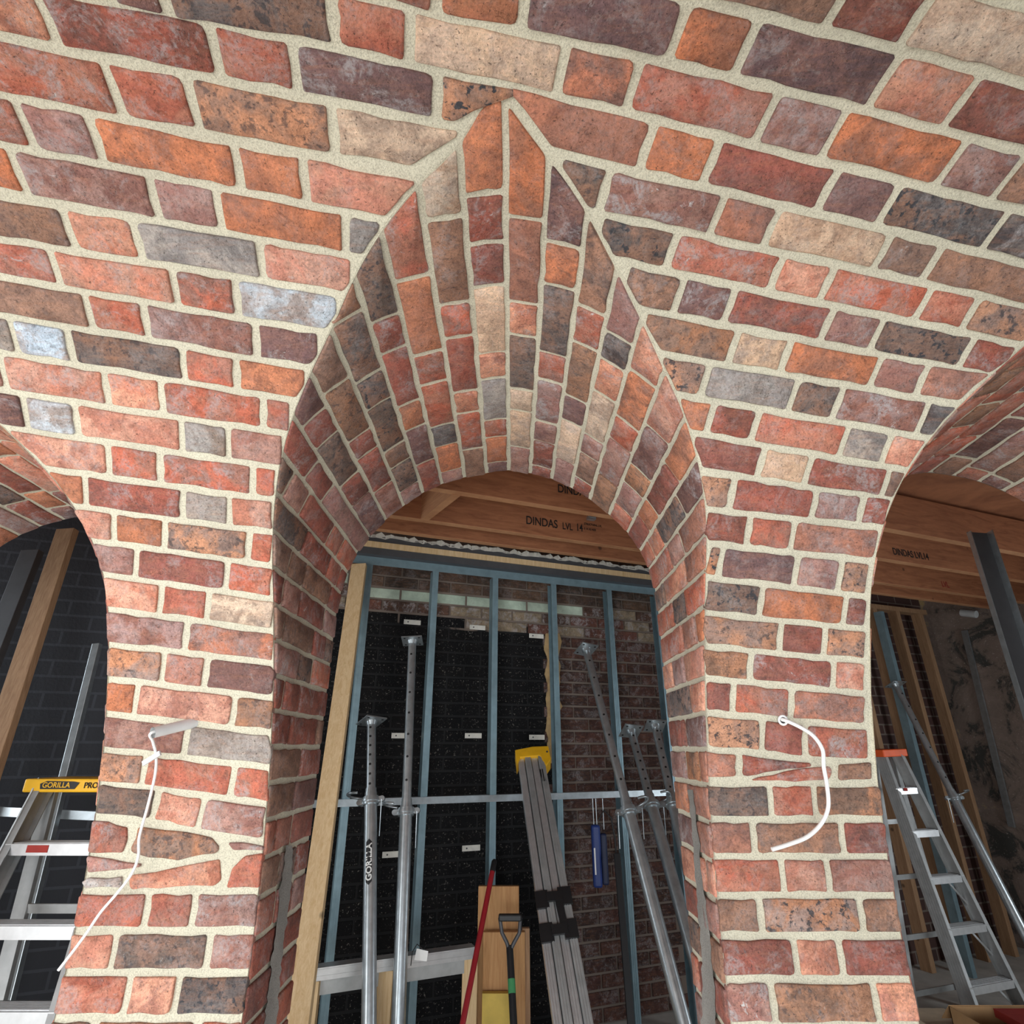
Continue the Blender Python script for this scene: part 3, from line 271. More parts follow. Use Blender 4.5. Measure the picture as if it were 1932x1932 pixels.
'S-x':'r-2890,1640,-2908,1640,-2927,1640,-2945,1640,-2963,1640,-2963,1844,-2890,1844 r-2890,1856,-2963,1856,-2963,1966,-2890,1966 d-2890,1978,-2963,1978,-2963,2041,-2890,2041 d-2805,1640,-2823,1640,-2842,1640,-2860,1640,-2878,1640,-2878,1744,-2805,1744 r-2805,1756,-2878,1756,-2878,1982,-2805,1982 q-2805,1994,-2878,1994,-2878,2041,-2805,2041 o-2720,1640,-2738,1640,-2756,1640,-2775,1640,-2793,1640,-2793,1744,-2720,1744 m-2720,1756,-2793,1756,-2793,1982,-2720,1982 d-2720,1994,-2793,1994,-2793,2041,-2720,2041 p-2635,1640,-2653,1640,-2671,1640,-2689,1640,-2708,1640,-2708,1694,-2635,1694 r-2635,1706,-2708,1706,-2708,1816,-2635,1816 q-2635,1828,-2708,1828,-2708,2041,-2635,2041 d-2549,1640,-2568,1640,-2586,1640,-2604,1640,-2623,1640,-2623,1744,-2549,1744 d-2549,1756,-2623,1756,-2623,1866,-2549,1866 r-2549,1878,-2623,1878,-2623,2041,-2549,2041 b-2464,1640,-2482,1640,-2501,1640,-2519,1640,-2537,1640,-2537,1694,-2464,1694 v-2464,1706,-2537,1706,-2537,1932,-2464,1932 r-2464,1944,-2537,1944,-2537,2041,-2464,2041 v-2379,1640,-2397,1640,-2416,1640,-2434,1640,-2452,1640,-2452,1844,-2379,1844 b-2379,1856,-2452,1856,-2452,2041,-2379,2041 r-2294,1640,-2312,1640,-2330,1640,-2349,1640,-2367,1640,-2367,1744,-2294,1744 r-2294,1756,-2367,1756,-2367,1866,-2294,1866 q-2294,1878,-2367,1878,-2367,2041,-2294,2041 o-2209,1640,-2227,1640,-2245,1640,-2263,1640,-2282,1640,-2282,1694,-2209,1694 p-2209,1706,-2282,1706,-2282,1932,-2209,1932 d-2209,1944,-2282,1944,-2282,2041,-2209,2041 k-2123,1640,-2142,1640,-2160,1640,-2178,1640,-2197,1640,-2197,1694,-2123,1694 b-2123,1706,-2197,1706,-2197,1816,-2123,1816 d-2123,1828,-2197,1828,-2197,2041,-2123,2041 v-2038,1640,-2056,1640,-2075,1640,-2093,1640,-2111,1640,-2111,1804,-2038,1804 d-2038,1816,-2111,1816,-2111,2041,-2038,2041 o-1953,1640,-1971,1640,-1990,1640,-2008,1640,-2026,1640,-2026,1844,-1953,1844 p-1953,1856,-2026,1856,-2026,2041,-1953,2041 q-1868,1640,-1886,1640,-1904,1640,-1923,1640,-1941,1640,-1941,1694,-1868,1694 r-1868,1706,-1941,1706,-1941,1816,-1868,1816 b-1868,1828,-1941,1828,-1941,2041,-1868,2041 r-1783,1640,-1801,1640,-1819,1640,-1837,1640,-1856,1640,-1856,1744,-1783,1744 r-1783,1756,-1856,1756,-1856,1866,-1783,1866 p-1783,1878,-1856,1878,-1856,2041,-1783,2041 v-1697,1639,-1716,1639,-1734,1639,-1752,1640,-1771,1640,-1771,1843,-1697,1843 q-1697,1855,-1771,1855,-1771,2041,-1697,2041 o-1612,1634,-1630,1635,-1649,1636,-1667,1637,-1685,1638,-1685,1740,-1612,1740 k-1612,1752,-1685,1752,-1685,1862,-1612,1862 d-1612,1874,-1685,1874,-1685,2041,-1612,2041 p-1527,1627,-1545,1628,-1564,1630,-1582,1632,-1600,1633,-1600,1794,-1527,1794 d-1527,1806,-1600,1806,-1600,2041,-1527,2041 d-1442,1615,-1460,1618,-1478,1621,-1497,1623,-1515,1625,-1515,1724,-1442,1724 r-1442,1736,-1515,1736,-1515,1962,-1442,1962 r-1442,1974,-1515,1974,-1515,2041,-1442,2041 m-1357,1601,-1375,1604,-1393,1608,-1411,1611,-1430,1614,-1430,1811,-1357,1811 q-1357,1823,-1430,1823,-1430,1933,-1357,1933 d-1357,1945,-1430,1945,-1430,2041,-1357,2041 b-1271,1583,-1290,1587,-1308,1591,-1326,1595,-1345,1599,-1345,1695,-1271,1695 u-1271,1707,-1345,1707,-1345,1933,-1271,1933 m-1271,1945,-1345,1945,-1345,2041,-1271,2041 d-1186,1561,-1204,1566,-1223,1571,-1241,1576,-1259,1580,-1259,1775,-1186,1775 p-1186,1787,-1259,1787,-1259,1897,-1186,1897 p-1186,1909,-1259,1909,-1259,2041,-1186,2041 v-1101,1535,-1119,1541,-1138,1547,-1156,1552,-1174,1558,-1174,1651,-1101,1651 o-1101,1663,-1174,1663,-1174,1889,-1101,1889 r-1101,1901,-1174,1901,-1174,2041,-1101,2041 v-1016,1505,-1034,1512,-1052,1518,-1071,1525,-1089,1531,-1089,1622,-1016,1622 q-1016,1634,-1089,1634,-1089,1860,-1016,1860 v-1016,1872,-1089,1872,-1089,1982,-1016,1982 d-1016,1994,-1089,1994,-1089,2041,-1016,2041 b-931,1470,-949,1478,-967,1485,-985,1493,-1004,1500,-1004,1539,-931,1539 r-931,1551,-1004,1551,-1004,1661,-931,1661 o-931,1673,-1004,1673,-1004,1899,-931,1899 r-931,1911,-1004,1911,-1004,2041,-931,2041 p-845,1432,-864,1440,-882,1449,-900,1457,-919,1465,-919,1612,-845,1612 d-845,1624,-919,1624,-919,1734,-845,1734 d-845,1746,-919,1746,-919,1972,-845,1972 d-845,1984,-919,1984,-919,2041,-845,2041 b-760,1389,-778,1398,-797,1408,-815,1417,-833,1426,-833,1512,-760,1512 r-760,1524,-833,1524,-833,1634,-760,1634 v-760,1646,-833,1646,-833,1872,-760,1872 k-760,1884,-833,1884,-833,1994,-760,1994 k-760,2006,-833,2006,-833,2040,-760,2040 v-675,1341,-693,1352,-712,1362,-730,1372,-748,1382,-748,1566,-675,1566 r-675,1578,-748,1578,-748,1804,-675,1804 v-675,1816,-748,1816,-748,1926,-675,1926 m-675,1938,-748,1938,-748,2039,-675,2039 m-597,1295,-613,1305,-630,1315,-647,1325,-663,1334,-663,1519,-597,1519 o-597,1531,-663,1531,-663,1757,-597,1757 b-597,1769,-663,1769,-663,1879,-597,1879 v-597,1891,-663,1891,-663,2037,-597,2037 m-507,1241,-526,1253,-546,1265,-566,1276,-585,1288,-585,1369,-507,1369 u-507,1381,-585,1381,-585,1491,-507,1491 q-507,1503,-585,1503,-585,1729,-507,1729 d-507,1741,-585,1741,-585,1851,-507,1851 b-507,1863,-585,1863,-585,2035,-507,2035 v-419,1188,-438,1199,-457,1211,-476,1222,-495,1234,-495,1415,-419,1415 d-419,1427,-495,1427,-495,1537,-419,1537 p-419,1549,-495,1549,-495,1775,-419,1775 r-419,1787,-495,1787,-495,1897,-419,1897 d-419,1909,-495,1909,-495,2032,-419,2032 o-329,1130,-349,1142,-368,1155,-387,1167,-407,1180,-407,1209,-329,1209 b-329,1221,-407,1221,-407,1447,-329,1447 u-329,1459,-407,1459,-407,1569,-329,1569 u-329,1581,-407,1581,-407,1807,-329,1807 v-249,1085,-266,1093,-283,1102,-300,1112,-317,1122,-317,1307,-249,1307 r-249,1319,-317,1319,-317,1429,-249,1429 o-249,1441,-317,1441,-317,1667,-249,1667 d-249,1679,-317,1679,-317,1789,-249,1789 r-159,1048,-178,1055,-198,1062,-218,1070,-237,1079,-237,1117,-159,1117 d-159,1129,-237,1129,-237,1355,-159,1355 q-159,1367,-237,1367,-237,1477,-159,1477 v-159,1489,-237,1489,-237,1715,-159,1715 b-74,1024,-92,1029,-110,1033,-129,1038,-147,1044,-147,1198,-74,1198 u-74,1210,-147,1210,-147,1436,-74,1436 r-74,1448,-147,1448,-147,1558,-74,1558 r11,1006,-7,1006,-26,1009,-44,1015,-62,1020,-62,1215,11,1215 m11,1227,-62,1227,-62,1453,11,1453 m93,1027,76,1022,58,1016,40,1011,23,1007,23,1121,93,1121 r93,1133,23,1133,23,1359,93,1359 r179,1063,160,1054,142,1045,124,1038,105,1031,105,1150,179,1150 r179,1162,105,1162,105,1272,179,1272 d262,1114,244,1102,226,1091,209,1081,191,1070,191,1146,262,1146 v1899,1640,1880,1640,1862,1640,1844,1640,1825,1640,1825,1804,1899,1804 o1984,1640,1965,1640,1947,1640,1929,1640,1911,1640,1911,1694,1984,1694 v1984,1706,1911,1706,1911,1816,1984,1816 r1984,1828,1911,1828,1911,1986,1984,1986 o2069,1640,2051,1640,2032,1640,2014,1640,1996,1640,1996,1804,2069,1804 q2069,1816,1996,1816,1996,1926,2069,1926 v2069,1938,1996,1938,1996,1986,2069,1986 p2154,1640,2136,1640,2118,1640,2099,1640,2081,1640,2081,1694,2154,1694 r2154,1706,2081,1706,2081,1816,2154,1816 b2154,1828,2081,1828,2081,1986,2154,1986 o2239,1640,2221,1640,2203,1640,2184,1640,2166,1640,2166,1694,2239,1694 b2239,1706,2166,1706,2166,1816,2239,1816 m2239,1828,2166,1828,2166,1986,2239,1986 d2325,1640,2306,1640,2288,1640,2270,1640,2251,1640,2251,1694,2325,1694 r2325,1706,2251,1706,2251,1816,2325,1816 d2325,1828,2251,1828,2251,1986,2325,1986 q2410,1640,2391,1640,2373,1640,2355,1640,2337,1640,2337,1804,2410,1804 b2410,1816,2337,1816,2337,1926,2410,1926 b2410,1938,2337,1938,2337,1986,2410,1986 u2495,1640,2477,1640,2458,1640,2440,1640,2422,1640,2422,1844,2495,1844 r2495,1856,2422,1856,2422,1986,2495,1986 r2580,1640,2562,1640,2544,1640,2525,1640,2507,1640,2507,1844,2580,1844 m2580,1856,2507,1856,2507,1986,2580,1986 k2665,1640,2647,1640,2629,1640,2610,1640,2592,1640,2592,1744,2665,1744 d2665,1756,2592,1756,2592,1986,2665,1986 u2751,1640,2732,1640,2714,1640,2696,1640,2677,1640,2677,1744,2751,1744 b2751,1756,2677,1756,2677,1986,2751,1986 u2836,1640,2817,1640,2799,1640,2781,1640,2763,1640,2763,1694,2836,1694 p2836,1706,2763,1706,2763,1932,2836,1932 m2836,1944,2763,1944,2763,1986,2836,1986 q2921,1640,2903,1640,2884,1640,2866,1640,2848,1640,2848,1844,2921,1844 r2921,1856,2848,1856,2848,1986,2921,1986',
'S0':'r-2038,1706,-2111,1706,-2111,1964,-2038,1964 d-1953,1640,-1971,1640,-1990,1640,-2008,1640,-2026,1640,-2026,1804,-1953,1804 r-1953,1816,-2026,1816,-2026,1964,-1953,1964 d-1868,1639,-1886,1640,-1904,1640,-1923,1640,-1941,1640,-1941,1804,-1868,1804 d-1868,1816,-1941,1816,-1941,1964,-1868,1964 d-1783,1636,-1801,1637,-1819,1638,-1837,1639,-1856,1639,-1856,1802,-1783,1802 d-1783,1814,-1856,1814,-1856,1964,-1783,1964 r-1697,1630,-1716,1631,-1734,1633,-1752,1634,-1771,1635,-1771,1737,-1697,1737 d-1697,1749,-1771,1749,-1771,1859,-1697,1859 m-1697,1871,-1771,1871,-1771,1964,-1697,1964 b-1612,1620,-1630,1622,-1649,1624,-1667,1627,-1685,1628,-1685,1728,-1612,1728 v-1612,1740,-1685,1740,-1685,1850,-1612,1850 d-1612,1862,-1685,1862,-1685,1964,-1612,1964 r-1527,1607,-1545,1610,-1564,1613,-1582,1615,-1600,1618,-1600,1666,-1527,1666 r-1527,1678,-1600,1678,-1600,1788,-1527,1788 d-1527,1800,-1600,1800,-1600,1964,-1527,1964 b-1442,1590,-1460,1594,-1478,1597,-1497,1601,-1515,1604,-1515,1761,-1442,1761 p-1442,1773,-1515,1773,-1515,1964,-1442,1964 b-1357,1569,-1375,1574,-1393,1579,-1411,1583,-1430,1587,-1430,1782,-1357,1782 d-1357,1794,-1430,1794,-1430,1964,-1357,1964 d-1271,1545,-1290,1550,-1308,1556,-1326,1561,-1345,1566,-1345,1660,-1271,1660 d-1271,1672,-1345,1672,-1345,1898,-1271,1898 b-1271,1910,-1345,1910,-1345,1964,-1271,1964 d-1186,1516,-1204,1523,-1223,1529,-1241,1535,-1259,1541,-1259,1583,-1186,1583 d-1186,1595,-1259,1595,-1259,1705,-1186,1705 d-1186,1717,-1259,1717,-1259,1964,-1186,1964 m-1101,1483,-1119,1490,-1138,1498,-1156,1505,-1174,1512,-1174,1662,-1101,1662 v-1101,1674,-1174,1674,-1174,1784,-1101,1784 r-1101,1796,-1174,1796,-1174,1964,-1101,1964 b-1016,1445,-1034,1453,-1052,1462,-1071,1470,-1089,1478,-1089,1515,-1016,1515 b-1016,1527,-1089,1527,-1089,1753,-1016,1753 d-1016,1765,-1089,1765,-1089,1875,-1016,1875 v-1016,1887,-1089,1887,-1089,1964,-1016,1964 d-931,1401,-949,1411,-967,1420,-985,1430,-1004,1439,-1004,1474,-931,1474 m-931,1486,-1004,1486,-1004,1596,-931,1596 d-931,1608,-1004,1608,-1004,1834,-931,1834 m-931,1846,-1004,1846,-1004,1964,-931,1964 b-845,1352,-864,1363,-882,1374,-900,1384,-919,1394,-919,1477,-845,1477 b-845,1489,-919,1489,-919,1599,-845,1599 b-845,1611,-919,1611,-919,1837,-845,1837 d-845,1849,-919,1849,-919,1963,-845,1963 v-760,1298,-778,1310,-797,1322,-815,1334,-833,1345,-833,1526,-760,1526 d-760,1538,-833,1538,-833,1764,-760,1764 r-760,1776,-833,1776,-833,1886,-760,1886 d-760,1898,-833,1898,-833,1963,-760,1963 v-675,1236,-693,1250,-712,1263,-730,1276,-748,1289,-748,1317,-675,1317 m-675,1329,-748,1329,-748,1439,-675,1439 d-675,1451,-748,1451,-748,1677,-675,1677 r-675,1689,-748,1689,-748,1799,-675,1799 r-675,1811,-748,1811,-748,1962,-675,1962 d-597,1175,-613,1188,-630,1201,-647,1214,-663,1227,-663,1370,-597,1370 d-597,1382,-663,1382,-663,1519,-597,1519 m-597,1531,-663,1531,-663,1960,-597,1960 p-507,1101,-526,1117,-546,1134,-566,1149,-585,1165,-585,1217,-507,1217 d-507,1229,-585,1229,-585,1326,-507,1326 v-507,1338,-585,1338,-585,1557,-507,1557 d-507,1569,-585,1569,-585,1695,-507,1695 p-507,1707,-585,1707,-585,1958,-507,1958 b-419,1023,-438,1041,-457,1058,-476,1074,-495,1091,-495,1174,-419,1174 u-419,1186,-495,1186,-495,1406,-419,1406 d-419,1418,-495,1418,-495,1505,-419,1505 d-419,1517,-495,1517,-495,1731,-419,1731 m-419,1743,-495,1743,-495,1955,-419,1955 b-329,931,-349,952,-368,972,-387,993,-407,999,-407,1003,-329,1003 v-329,1015,-407,1015,-407,1211,-329,1211 v-329,1223,-407,1223,-407,1332,-329,1332 v-329,1344,-407,1344,-407,1563,-329,1563 b-329,1575,-407,1575,-407,1668,-329,1668 v-329,1680,-407,1680,-407,1841,-329,1841 m-329,1853,-407,1853,-407,1952,-329,1952 v-249,850,-266,867,-283,884,-300,901,-317,919,-317,1054,-249,1054 d-249,1066,-317,1066,-317,1165,-249,1165 d-249,1177,-317,1177,-317,1395,-249,1395 o-249,1407,-317,1407,-317,1524,-249,1524 p-249,1536,-317,1536,-317,1740,-249,1740 d-249,1752,-317,1752,-317,1948,-249,1948 r-159,770,-178,786,-198,803,-218,821,-237,839,-237,966,-159,966 o-159,978,-237,978,-237,1217,-159,1217 r-159,1229,-237,1229,-237,1343,-159,1343 r-159,1355,-237,1355,-237,1559,-159,1559 n-159,1571,-237,1571,-237,1677,-159,1677 o-159,1689,-237,1689,-237,1855,-159,1855 m-159,1867,-237,1867,-237,1944,-159,1944 t-74,703,-92,718,-110,732,-129,745,-147,760,-147,832,-74,832 b-74,844,-147,844,-147,1062,-74,1062 r-74,1074,-147,1074,-147,1179,-74,1179 d-74,1191,-147,1191,-147,1410,-74,1410 k-74,1422,-147,1422,-147,1520,-74,1520 r-74,1532,-147,1532,-147,1740,-74,1740 b-74,1752,-147,1752,-147,1940,-74,1940 o11,626,-7,625,-26,644,-44,669,-62,691,-62,790,11,790 d11,802,-62,802,-62,906,11,906 d11,918,-62,918,-62,1025,11,1025 t11,1037,-62,1037,-62,1257,11,1257 k11,1269,-62,1269,-62,1370,11,1370 g11,1382,-62,1382,-62,1581,11,1581 r11,1593,-62,1593,-62,1685,11,1685 o11,1697,-62,1697,-62,1858,11,1858 p11,1870,-62,1870,-62,1936,11,1936 o93,714,76,695,58,676,40,655,23,635,23,841,93,841 q93,853,23,853,23,1073,93,1073 k93,1085,23,1085,23,1187,93,1187 v93,1199,23,1199,23,1418,93,1418 t93,1430,23,1430,23,1526,93,1526 t93,1538,23,1538,23,1748,93,1748 m93,1760,23,1760,23,1932,93,1932 p179,806,160,784,142,764,124,745,105,726,105,887,179,887 o179,899,105,899,105,1002,179,1002 v179,1014,105,1014,105,1233,179,1233 r179,1245,105,1245,105,1353,179,1353 m179,1365,105,1365,105,1564,179,1564 m179,1576,105,1576,105,1679,179,1679 d179,1691,105,1691,105,1853,179,1853 d179,1865,105,1865,105,1928,179,1928 b262,904,244,884,226,863,209,842,191,821,191,1038,262,1038 r262,1050,191,1050,191,1162,262,1162 u262,1174,191,1174,191,1388,262,1388 p262,1400,191,1400,191,1513,262,1513 t262,1525,191,1525,191,1747,262,1747 m262,1759,191,1759,191,1924,262,1924 m347,995,329,977,310,958,292,938,274,918,274,1076,347,1076 n347,1088,274,1088,274,1174,347,1174 k347,1186,274,1186,274,1310,347,1310 t347,1322,274,1322,274,1528,347,1528 m347,1540,274,1540,274,1641,347,1641 b347,1653,274,1653,274,1814,347,1814 d347,1826,274,1826,274,1920,347,1920 k443,1087,422,1068,401,1048,380,1028,359,1007,359,1153,443,1153 o443,1165,359,1165,359,1355,443,1355 r443,1367,359,1367,359,1468,443,1468 m443,1480,359,1480,359,1693,443,1693 u443,1705,359,1705,359,1917,443,1917 k541,1169,520,1151,498,1133,477,1116,455,1097,455,1297,541,1297 p541,1309,455,1309,455,1511,541,1511 u541,1523,455,1523,455,1630,541,1630 m541,1642,455,1642,455,1790,541,1790 r541,1802,455,1802,455,1914,541,1914 o625,1235,607,1221,589,1207,571,1193,553,1178,553,1371,625,1371 d625,1383,553,1383,553,1609,625,1609 o625,1621,553,1621,553,1731,625,1731 d625,1743,553,1743,553,1911,625,1911 p705,1293,688,1281,671,1269,654,1256,637,1244,637,1432,705,1432 v705,1444,637,1444,637,1670,705,1670 k705,1682,637,1682,637,1792,705,1792 r705,1804,637,1804,637,1910,705,1910 q791,1349,772,1337,754,1325,736,1313,717,1301,717,1529,791,1529 m791,1541,717,1541,717,1651,791,1651 r791,1663,717,1663,717,1909,791,1909 q876,1397,858,1387,840,1377,821,1367,803,1356,803,1541,876,1541 k876,1553,803,1553,803,1779,876,1779 v876,1791,803,1791,803,1908,876,1908 r961,1442,943,1433,925,1423,907,1414,888,1404,888,1587,961,1587 v961,1599,888,1599,888,1709,961,1709 r961,1721,888,1721,888,1908,961,1908 o1047,1480,1028,1472,1010,1464,992,1456,973,1447,973,1518,1047,1518 q1047,1530,973,1530,973,1640,1047,1640 r1047,1652,973,1652,973,1908,1047,1908 k1132,1514,1114,1507,1095,1500,1077,1493,1059,1485,1059,1664,1132,1664 m1132,1676,1059,1676,1059,1786,1132,1786 k1132,1798,1059,1798,1059,1908,1132,1908 k1217,1543,1199,1537,1180,1531,1162,1525,1144,1518,1144,1635,1217,1635 v1217,1647,1144,1647,1144,1908,1217,1908 p1302,1568,1284,1563,1266,1558,1247,1552,1229,1547,1229,1721,1302,1721 d1302,1733,1229,1733,1229,1908,1302,1908 q1387,1588,1369,1584,1351,1580,1332,1575,1314,1571,1314,1634,1387,1634 u1387,1646,1314,1646,1314,1756,1387,1756 m1387,1768,1314,1768,1314,1908,1387,1908 q1473,1605,1454,1602,1436,1599,1418,1595,1399,1591,1399,1762,1473,1762 o1473,1774,1399,1774,1399,1908,1473,1908 q1558,1619,1539,1616,1521,1614,1503,1611,1485,1608,1485,1717,1558,1717 p1558,1729,1485,1729,1485,1908,1558,1908 k1643,1629,1625,1627,1606,1625,1588,1623,1570,1621,1570,1679,1643,1679 k1643,1691,1570,1691,1570,1908,1643,1908 m1728,1636,1710,1635,1692,1633,1673,1632,1655,1630,1655,1737,1728,1737 d1728,1749,1655,1749,1655,1908,1728,1908 b1813,1639,1795,1639,1777,1638,1758,1637,1740,1636,1740,1802,1813,1802 v1813,1814,1740,1814,1740,1908,1813,1908 d1899,1640,1880,1640,1862,1640,1844,1640,1825,1639,1825,1844,1899,1844 r1899,1856,1825,1856,1825,1908,1899,1908 v1984,1640,1965,1640,1947,1640,1929,1640,1911,1640,1911,1744,1984,1744 m1984,1756,1911,1756,1911,1908,1984,1908',
'S0x':'d-2890,1640,-2908,1640,-2927,1640,-2945,1640,-2963,1640,-2963,1744,-2890,1744 b-2890,1756,-2963,1756,-2963,1866,-2890,1866 d-2890,1878,-2963,1878,-2963,1964,-2890,1964 b-2805,1640,-2823,1640,-2842,1640,-2860,1640,-2878,1640,-2878,1844,-2805,1844 d-2805,1856,-2878,1856,-2878,1964,-2805,1964 p-2720,1640,-2738,1640,-2756,1640,-2775,1640,-2793,1640,-2793,1694,-2720,1694 m-2720,1706,-2793,1706,-2793,1816,-2720,1816 v-2720,1828,-2793,1828,-2793,1964,-2720,1964 p-2635,1640,-2653,1640,-2671,1640,-2689,1640,-2708,1640,-2708,1744,-2635,1744 v-2635,1756,-2708,1756,-2708,1964,-2635,1964 d-2549,1640,-2568,1640,-2586,1640,-2604,1640,-2623,1640,-2623,1844,-2549,1844 r-2549,1856,-2623,1856,-2623,1964,-2549,1964 v-2464,1640,-2482,1640,-2501,1640,-2519,1640,-2537,1640,-2537,1744,-2464,1744 d-2464,1756,-2537,1756,-2537,1866,-2464,1866 d-2464,1878,-2537,1878,-2537,1964,-2464,1964 d-2379,1640,-2397,1640,-2416,1640,-2434,1640,-2452,1640,-2452,1694,-2379,1694 d-2379,1706,-2452,1706,-2452,1964,-2379,1964 m-2294,1640,-2312,1640,-2330,1640,-2349,1640,-2367,1640,-2367,1804,-2294,1804 p-2294,1816,-2367,1816,-2367,1964,-2294,1964 d-2209,1640,-2227,1640,-2245,1640,-2263,1640,-2282,1640,-2282,1844,-2209,1844 d-2209,1856,-2282,1856,-2282,1964,-2209,1964 d-2123,1640,-2142,1640,-2160,1640,-2178,1640,-2197,1640,-2197,1844,-2123,1844 b-2123,1856,-2197,1856,-2197,1964,-2123,1964 p-2038,1640,-2056,1640,-2075,1640,-2093,1640,-2111,1640,-2111,1694,-2038,1694 q2069,1640,2051,1640,2032,1640,2014,1640,1996,1640,1996,1804,2069,1804 d2069,1816,1996,1816,1996,1908,2069,1908 p2154,1640,2136,1640,2118,1640,2099,1640,2081,1640,2081,1804,2154,1804 o2154,1816,2081,1816,2081,1908,2154,1908 q2239,1640,2221,1640,2203,1640,2184,1640,2166,1640,2166,1804,2239,1804 p2239,1816,2166,1816,2166,1908,2239,1908 p2325,1640,2306,1640,2288,1640,2270,1640,2251,1640,2251,1804,2325,1804 r2325,1816,2251,1816,2251,1908,2325,1908 r2410,1640,2391,1640,2373,1640,2355,1640,2337,1640,2337,1844,2410,1844 r2410,1856,2337,1856,2337,1908,2410,1908 u2495,1640,2477,1640,2458,1640,2440,1640,2422,1640,2422,1844,2495,1844 b2495,1856,2422,1856,2422,1908,2495,1908 q2580,1640,2562,1640,2544,1640,2525,1640,2507,1640,2507,1694,2580,1694 u2580,1706,2507,1706,2507,1816,2580,1816 d2580,1828,2507,1828,2507,1908,2580,1908 b2665,1640,2647,1640,2629,1640,2610,1640,2592,1640,2592,1804,2665,1804 d2665,1816,2592,1816,2592,1908,2665,1908 b2751,1640,2732,1640,2714,1640,2696,1640,2677,1640,2677,1804,2751,1804 r2751,1816,2677,1816,2677,1908,2751,1908 u2836,1640,2817,1640,2799,1640,2781,1640,2763,1640,2763,1694,2836,1694 d2836,1706,2763,1706,2763,1816,2836,1816 b2836,1828,2763,1828,2763,1908,2836,1908 r2921,1640,2903,1640,2884,1640,2866,1640,2848,1640,2848,1844,2921,1844 r2921,1856,2848,1856,2848,1908,2921,1908',
